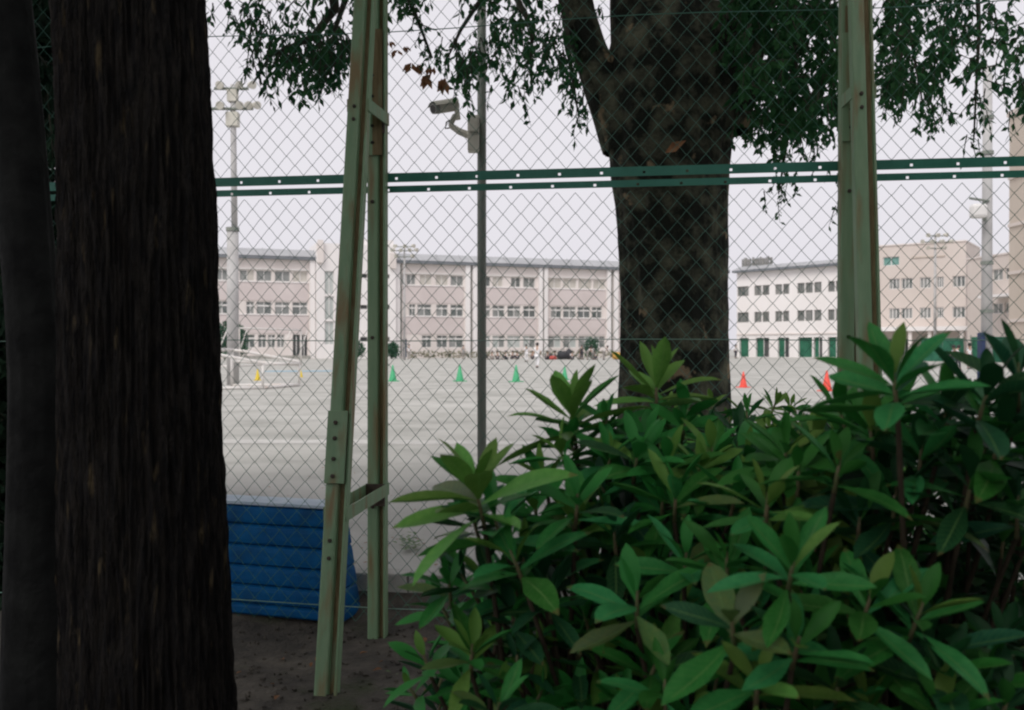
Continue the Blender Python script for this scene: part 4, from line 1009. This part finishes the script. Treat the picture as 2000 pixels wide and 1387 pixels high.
class Shrub:
    def __init__(s, name, base, seed): s.root = empty(name, base); s.base = Vector(base); s.rr = random.Random(seed); s.L = []; s.stem = MB(); s.tip = MB(); s.ros = 0
    def rosette(s, px, py, d, L, n=10, lean=None, kind='mid', spread=1.0, stem_to=None):
        rr = s.rr; c = P(px, py, d); s.ros += 1
        ax = (Vector(lean) if lean else Vector((rr.gauss(0,.28), rr.gauss(-.1,.28), 1))).normalized()
        a0 = rr.uniform(0,6.28); x = ax.orthogonal().normalized(); y = ax.cross(x)
        for i in range(n):
            t = i/(n-1) if n > 1 else 0                # 0 = youngest
            an = a0 + i*2.39996 + rr.uniform(-.2,.2); th = R((12 + 76*t**.8)*spread + rr.uniform(-8,8))
            out = x*math.cos(an) + y*math.sin(an); d_ = (ax*math.cos(th) + out*math.sin(th)).normalized()
            d_ = (d_ + Vector((0,0,-.10*t))).normalized()
            nrm = (ax*math.sin(th) - out*math.cos(th)).normalized(); sd_ = d_.cross(nrm).normalized(); nrm = sd_.cross(d_)
            ln = 1.03*L*(.62 + .46*min(1, t*1.8))*rr.uniform(.85,1.12)
            p = c - ax*(L*.42*t) + out*.004
            roll = Matrix.Rotation(rr.uniform(-.35,.35), 4, 'Y')
            mtx = Matrix(((sd_.x,d_.x,nrm.x,p.x),(sd_.y,d_.y,nrm.y,p.y),(sd_.z,d_.z,nrm.z,p.z),(0,0,0,1))) @ roll @ Matrix.Diagonal((ln*rr.uniform(.85,1.15), ln, ln, 1))
            r_ = rr.random()
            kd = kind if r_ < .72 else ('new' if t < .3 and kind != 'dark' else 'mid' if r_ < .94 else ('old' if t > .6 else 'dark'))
            s.L.append((ln/max(d,.5) * (1.3 if py < 1387 and 740 < px < 2000 else .2), mtx, LEAF[kd][rr.randrange(4)]))
        e = c - ax*L*.5; s.tip.tube([c + ax*.01, c - ax*L*.2, e], [.0022,.0034,.0042], 6)
        b = Vector(stem_to) if stem_to else s.base + Vector((rr.gauss(0,.22), rr.gauss(0,.16), 0))
        mid = e.lerp(b, .4) + Vector((rr.gauss(0,.04), rr.gauss(0,.04), -.03)) - ax*.06
        s.stem.tube([e, e.lerp(mid,.4) - ax*.03, mid, b], [.0042,.005,.0065,.011], 6)
    def done(s, label, limit=290):
        s.L.sort(key=lambda q: -q[0]); inv = Matrix.Translation(-s.base)
        for _, mtx, me in s.L[:limit]: inst('leaf', me, s.root, inv @ mtx)
        rest = s.L[limit:]
        if rest:
            bym = {}
            for _, mtx, me in rest:
                mb = bym.setdefault(me.materials[0], MB()); n0 = len(mb.v)
                mb.v += [tuple(inv @ mtx @ v.co) for v in me.vertices]; mb.f += [tuple(n0+i for i in f.vertices) for f in me.polygons]
            big = MB(); mats = []; idx = []
            for mt_, mb in bym.items():
                n0 = len(big.v); big.v += mb.v; big.f += [tuple(n0+i for i in f) for f in mb.f]; idx += [len(mats)]*len(mb.f); mats.append(mt_)
            me = big.mesh('inner_foliage', None, True)
            for mt_ in mats: me.materials.append(mt_)
            me.polygons.foreach_set('material_index', idx); o = inst('inner_foliage', me, s.root); o['kind'] = 'stuff'
        for mb, nm, mt_ in ((s.stem,'stems','stem'),(s.tip,'shoots','stemgreen')):
            mb.v = [tuple(Vector(v) - s.base) for v in mb.v]; mb.build(nm, M[mt_], s.root, smooth=True)['kind'] = 'stuff'
        tag(s.root, label, 'shrub', 'broad-leaved shrubs in front of the fence')

sa = Shrub('broadleaf_shrub', (.28, 1.95, SOIL), 41)
for a in ((928,950,1.66,.15,17,(-.22,-.12,1),'new'), (965,1010,1.7,.14,10,(-.3,-.1,1),'mid'), (1118,800,1.95,.145,16,(-.1,0,1),'new'), (1282,745,2.0,.14,13,(0,0,1),'new'), (1245,885,1.8,.12,10,(.1,-.2,1),'mid'),
          (1128,975,1.66,.115,10,(.05,-.25,1),'mid'), (1095,880,1.9,.10,8,(-.3,0,1),'mid'), (1245,1165,1.5,.125,9,(-.05,-.4,1),'mid'), (1000,1085,1.6,.12,9,(-.4,-.2,1),'mid'),
          (905,1130,1.75,.11,8,(-.5,-.1,.8),'dark'), (860,1180,1.8,.10,7,(-.5,0,1),'mid'), (830,1290,1.75,.085,8,(-.3,-.2,1),'mid'), (905,1330,1.7,.085,8,(-.2,-.3,1),'mid'),
          (800,1345,1.8,.07,7,(-.5,0,.8),'mid'), (1010,1290,1.65,.08,8,(0,-.3,1),'dark'), (1000,1200,1.7,.10,8,(-.2,-.2,1),'dark'), (1130,1250,1.7,.10,8,(0,-.3,1),'dark'),
          (1340,800,2.0,.11,9,(.1,0,1),'mid'), (1390,880,1.85,.11,9,(0,-.2,1),'mid'), (1320,960,1.7,.12,10,(0,-.2,1),'mid'), (1440,960,1.7,.11,9,(.2,-.2,1),'mid'),
          (1200,1040,1.7,.11,9,(-.1,-.2,1),'dark'), (1340,1090,1.6,.11,9,(0,-.3,1),'mid'), (1060,1130,1.7,.11,8,(-.1,-.2,1),'dark'), (1180,960,1.85,.1,8,None,'dark')):
    sa.rosette(*a)
for k in range(150):
    x, y = sa.rr.uniform(860,1500), sa.rr.uniform(900,1420)
    if y < 1350 - (x-760)*1.0: continue
    sa.rosette(x, y, sa.rr.uniform(1.95,2.55), sa.rr.uniform(.08,.115), 11, None, sa.rr.choice(['dark','dark','mid']))  # mostly darker leaves: shade inside the shrub put into the leaf colour
ENV = [(800,1387),(810,1260),(870,1160),(900,1010),(1060,910),(1120,830),(1240,810),(1300,810),(1500,890),(1640,840),(1740,790),(2010,760),(2010,1400)]
rr = random.Random(314); FRONT = []
for _try in range(1500):
    x, y = rr.uniform(780,2010), rr.uniform(740,1400)
    if not in_poly(x, y, ENV): continue
    if x > 1720 and 930 < y < 1190 and rr.random() < .93: continue
    if y > 1000 and rr.random() < .55: continue
    if x < 1330 and y > 1200 and rr.random() < .75: continue
    if any((x-q[0])**2 + (y-q[1])**2 < 62**2 for q in FRONT): continue
    dd = (1.92 if x < 1480 else 1.72) - .38*(y-800)/600 + rr.uniform(-.06,.14)
    up = (y < 1000 and x < 1700)
    FRONT.append((x, y, dd, rr.uniform(.085,.115), rr.randrange(10,14), (rr.gauss(0,.25), rr.gauss(-.3,.15), 1), rr.choice(['new','mid','mid']) if up else rr.choice(['mid','mid','dark','new'] if x < 1700 else ['dark','dark','mid'])))  # leaf tone carries shading: brighter at the top, darker to the right
for a in FRONT:
    if a[0] < 1480: sa.rosette(*a)
sa.done('wide shrub with whorled leaves in front of the big mottled tree')

sb = Shrub('broadleaf_shrub', (.72, 2.05, SOIL), 52)
for a in ((1745,730,1.35,.125,15,(-.15,-.1,1),'mid'), (1640,905,1.45,.10,9,(.1,-.2,1),'mid'), (1500,975,1.45,.105,10,(0,-.25,1),'new'), (1550,1100,1.3,.115,10,(0,-.5,1),'mid'),
          (1430,1215,1.3,.12,7,(-.2,-.5,.9),'old'), (1560,1255,1.28,.11,9,(0,-.6,1),'mid'), (1700,1170,1.35,.11,10,(.1,-.4,1),'mid'), (1800,1190,1.35,.115,10,(.2,-.3,1),'mid'),
          (1480,1330,1.3,.11,8,(-.1,-.5,1),'new'), (1640,1330,1.35,.11,9,(0,-.4,1),'dark'), (1850,1300,1.35,.11,9,(.1,-.4,1),'dark'), (1300,1340,1.4,.10,7,(-.1,-.4,1),'mid'),
          (1930,760,1.45,.13,11,(.25,-.1,1),'dark'), (1850,790,1.5,.13,10,(.1,-.1,1),'dark'), (1960,840,1.45,.13,11,(.2,-.2,1),'dark'), (1800,880,1.5,.13,11,(0,-.2,1),'dark'), (1900,930,1.45,.13,10,(.1,-.2,1),'dark'),
          (1700,830,1.6,.12,10,(-.1,0,1),'mid'), (1640,800,1.7,.11,9,(-.3,0,1),'mid'), (1750,960,1.5,.13,10,(0,-.2,1),'dark'), (1680,1010,1.5,.12,9,(0,-.2,1),'dark'), (1990,720,1.5,.13,9,(0,0,1),'dark'),
          (1590,860,1.75,.11,9,(-.1,0,1),'mid'), (1560,920,1.6,.11,9,(0,-.1,1),'mid'), (1990,980,1.5,.13,10,None,'dark'), (1420,1090,1.5,.11,9,(-.1,-.3,1),'mid')):
    sb.rosette(*a)
for k in range(170):
    x, y = sb.rr.uniform(1380,2060), sb.rr.uniform(830,1420)
    sb.rosette(x, y, sb.rr.uniform(1.75,2.5), sb.rr.uniform(.09,.12), 11, None, 'dark')  # dark leaves throughout, inner shade given by leaf colour
for a in FRONT:
    if a[0] >= 1480: sb.rosette(*a)
sb.done('tall shrub with large dark leaves rising against the thick fence post')

sd2 = Shrub('broadleaf_shrub', (1.0, 3.0, SOIL), 63)
for k in range(75):
    x = sd2.rr.uniform(1240,1800); y = sd2.rr.uniform(770,1000) + (30 if x > 1560 else 0)
    sd2.rosette(x, y, sd2.rr.uniform(2.6,3.3), sd2.rr.uniform(.075,.10), 9, None, sd2.rr.choice(['new','mid','new','old']))
sd2.done('lighter yellowish shrub behind the others at the foot of the big tree')

# ------------------------------------------------------------------ litter on the soil
rr = random.Random(77); fl = leaf_mesh('fallen_leaf', M['leafdead'], .26, .15, .6, 3); fg = leaf_mesh('fallen_leaf', M['shrub4'], .22, .1, .5, 4)
for k in range(46):
    x, y = rr.uniform(-1.3, .3), rr.uniform(2.9, 4.4)
    o = bpy.data.objects.new('fallen_leaf', fl if rr.random() < .75 else fg); col.objects.link(o); s_ = rr.uniform(.02,.045)
    o.location = (x, y, SOIL + .022*noise.noise(Vector((x,y,SOIL))*1.7) + .014); o.rotation_euler = (rr.uniform(-.3,.3), rr.uniform(-.3,.3), rr.uniform(0,6.28)); o.scale = (s_,)*3
    tag(o, 'small dry leaf fallen on the dark soil below the fence', 'leaf', 'fallen leaves on the soil')
m = MB()
for k in range(60):
    p = P(800+rr.gauss(0,10), HZ, 5.55+rr.gauss(0,.14)); p.z = .012 + rr.random()*.02; ld = Vector((rr.gauss(0,1), rr.gauss(0,1), .15)).normalized(); add_leaf(m, p, ld, Vector((-ld.y, ld.x, 0)).normalized(), .045, .012)
o = m.build('leaf_litter', M['shrub4']); tag(o, 'small heap of dry leaves on the playground past the kerb', 'leaf litter', kind='stuff')

m = MB(); rr = random.Random(91)
for k in range(900):
    x, y = rr.uniform(-1.5, .6), rr.uniform(2.7, 4.6); z = SOIL + .022*noise.noise(Vector((x,y,SOIL))*1.7) + .004; q = rr.uniform(.003,.011)
    T = Matrix.Translation((x,y,z)) @ Matrix.Rotation(rr.uniform(0,6), 4, Vector((rr.random(), rr.random(), 1)))
    m.box(-q, q, -q*.7, q*.7, -q*.5, q*.5, T)
o = m.build('soil_crumbs', M['soil']); tag(o, 'small crumbs of earth scattered on the soil', 'crumbs', kind='stuff')

m = MB(); rr = random.Random(17)
for k in range(260):
    x = rr.uniform(-2.2, 3.0); y = 4.95 - S*x + abs(rr.gauss(0, 1.6)); ld = Vector((rr.gauss(0,1), rr.gauss(0,1), .12)).normalized()
    add_leaf(m, Vector((x, y, .008)), ld, Vector((-ld.y, ld.x, .1)).normalized(), rr.uniform(.02,.04), rr.uniform(.005,.010))
o = m.build('leaf_litter', M['leafdead']); tag(o, 'scattered dry leaves on the playground along the kerb', 'leaf litter', kind='stuff')
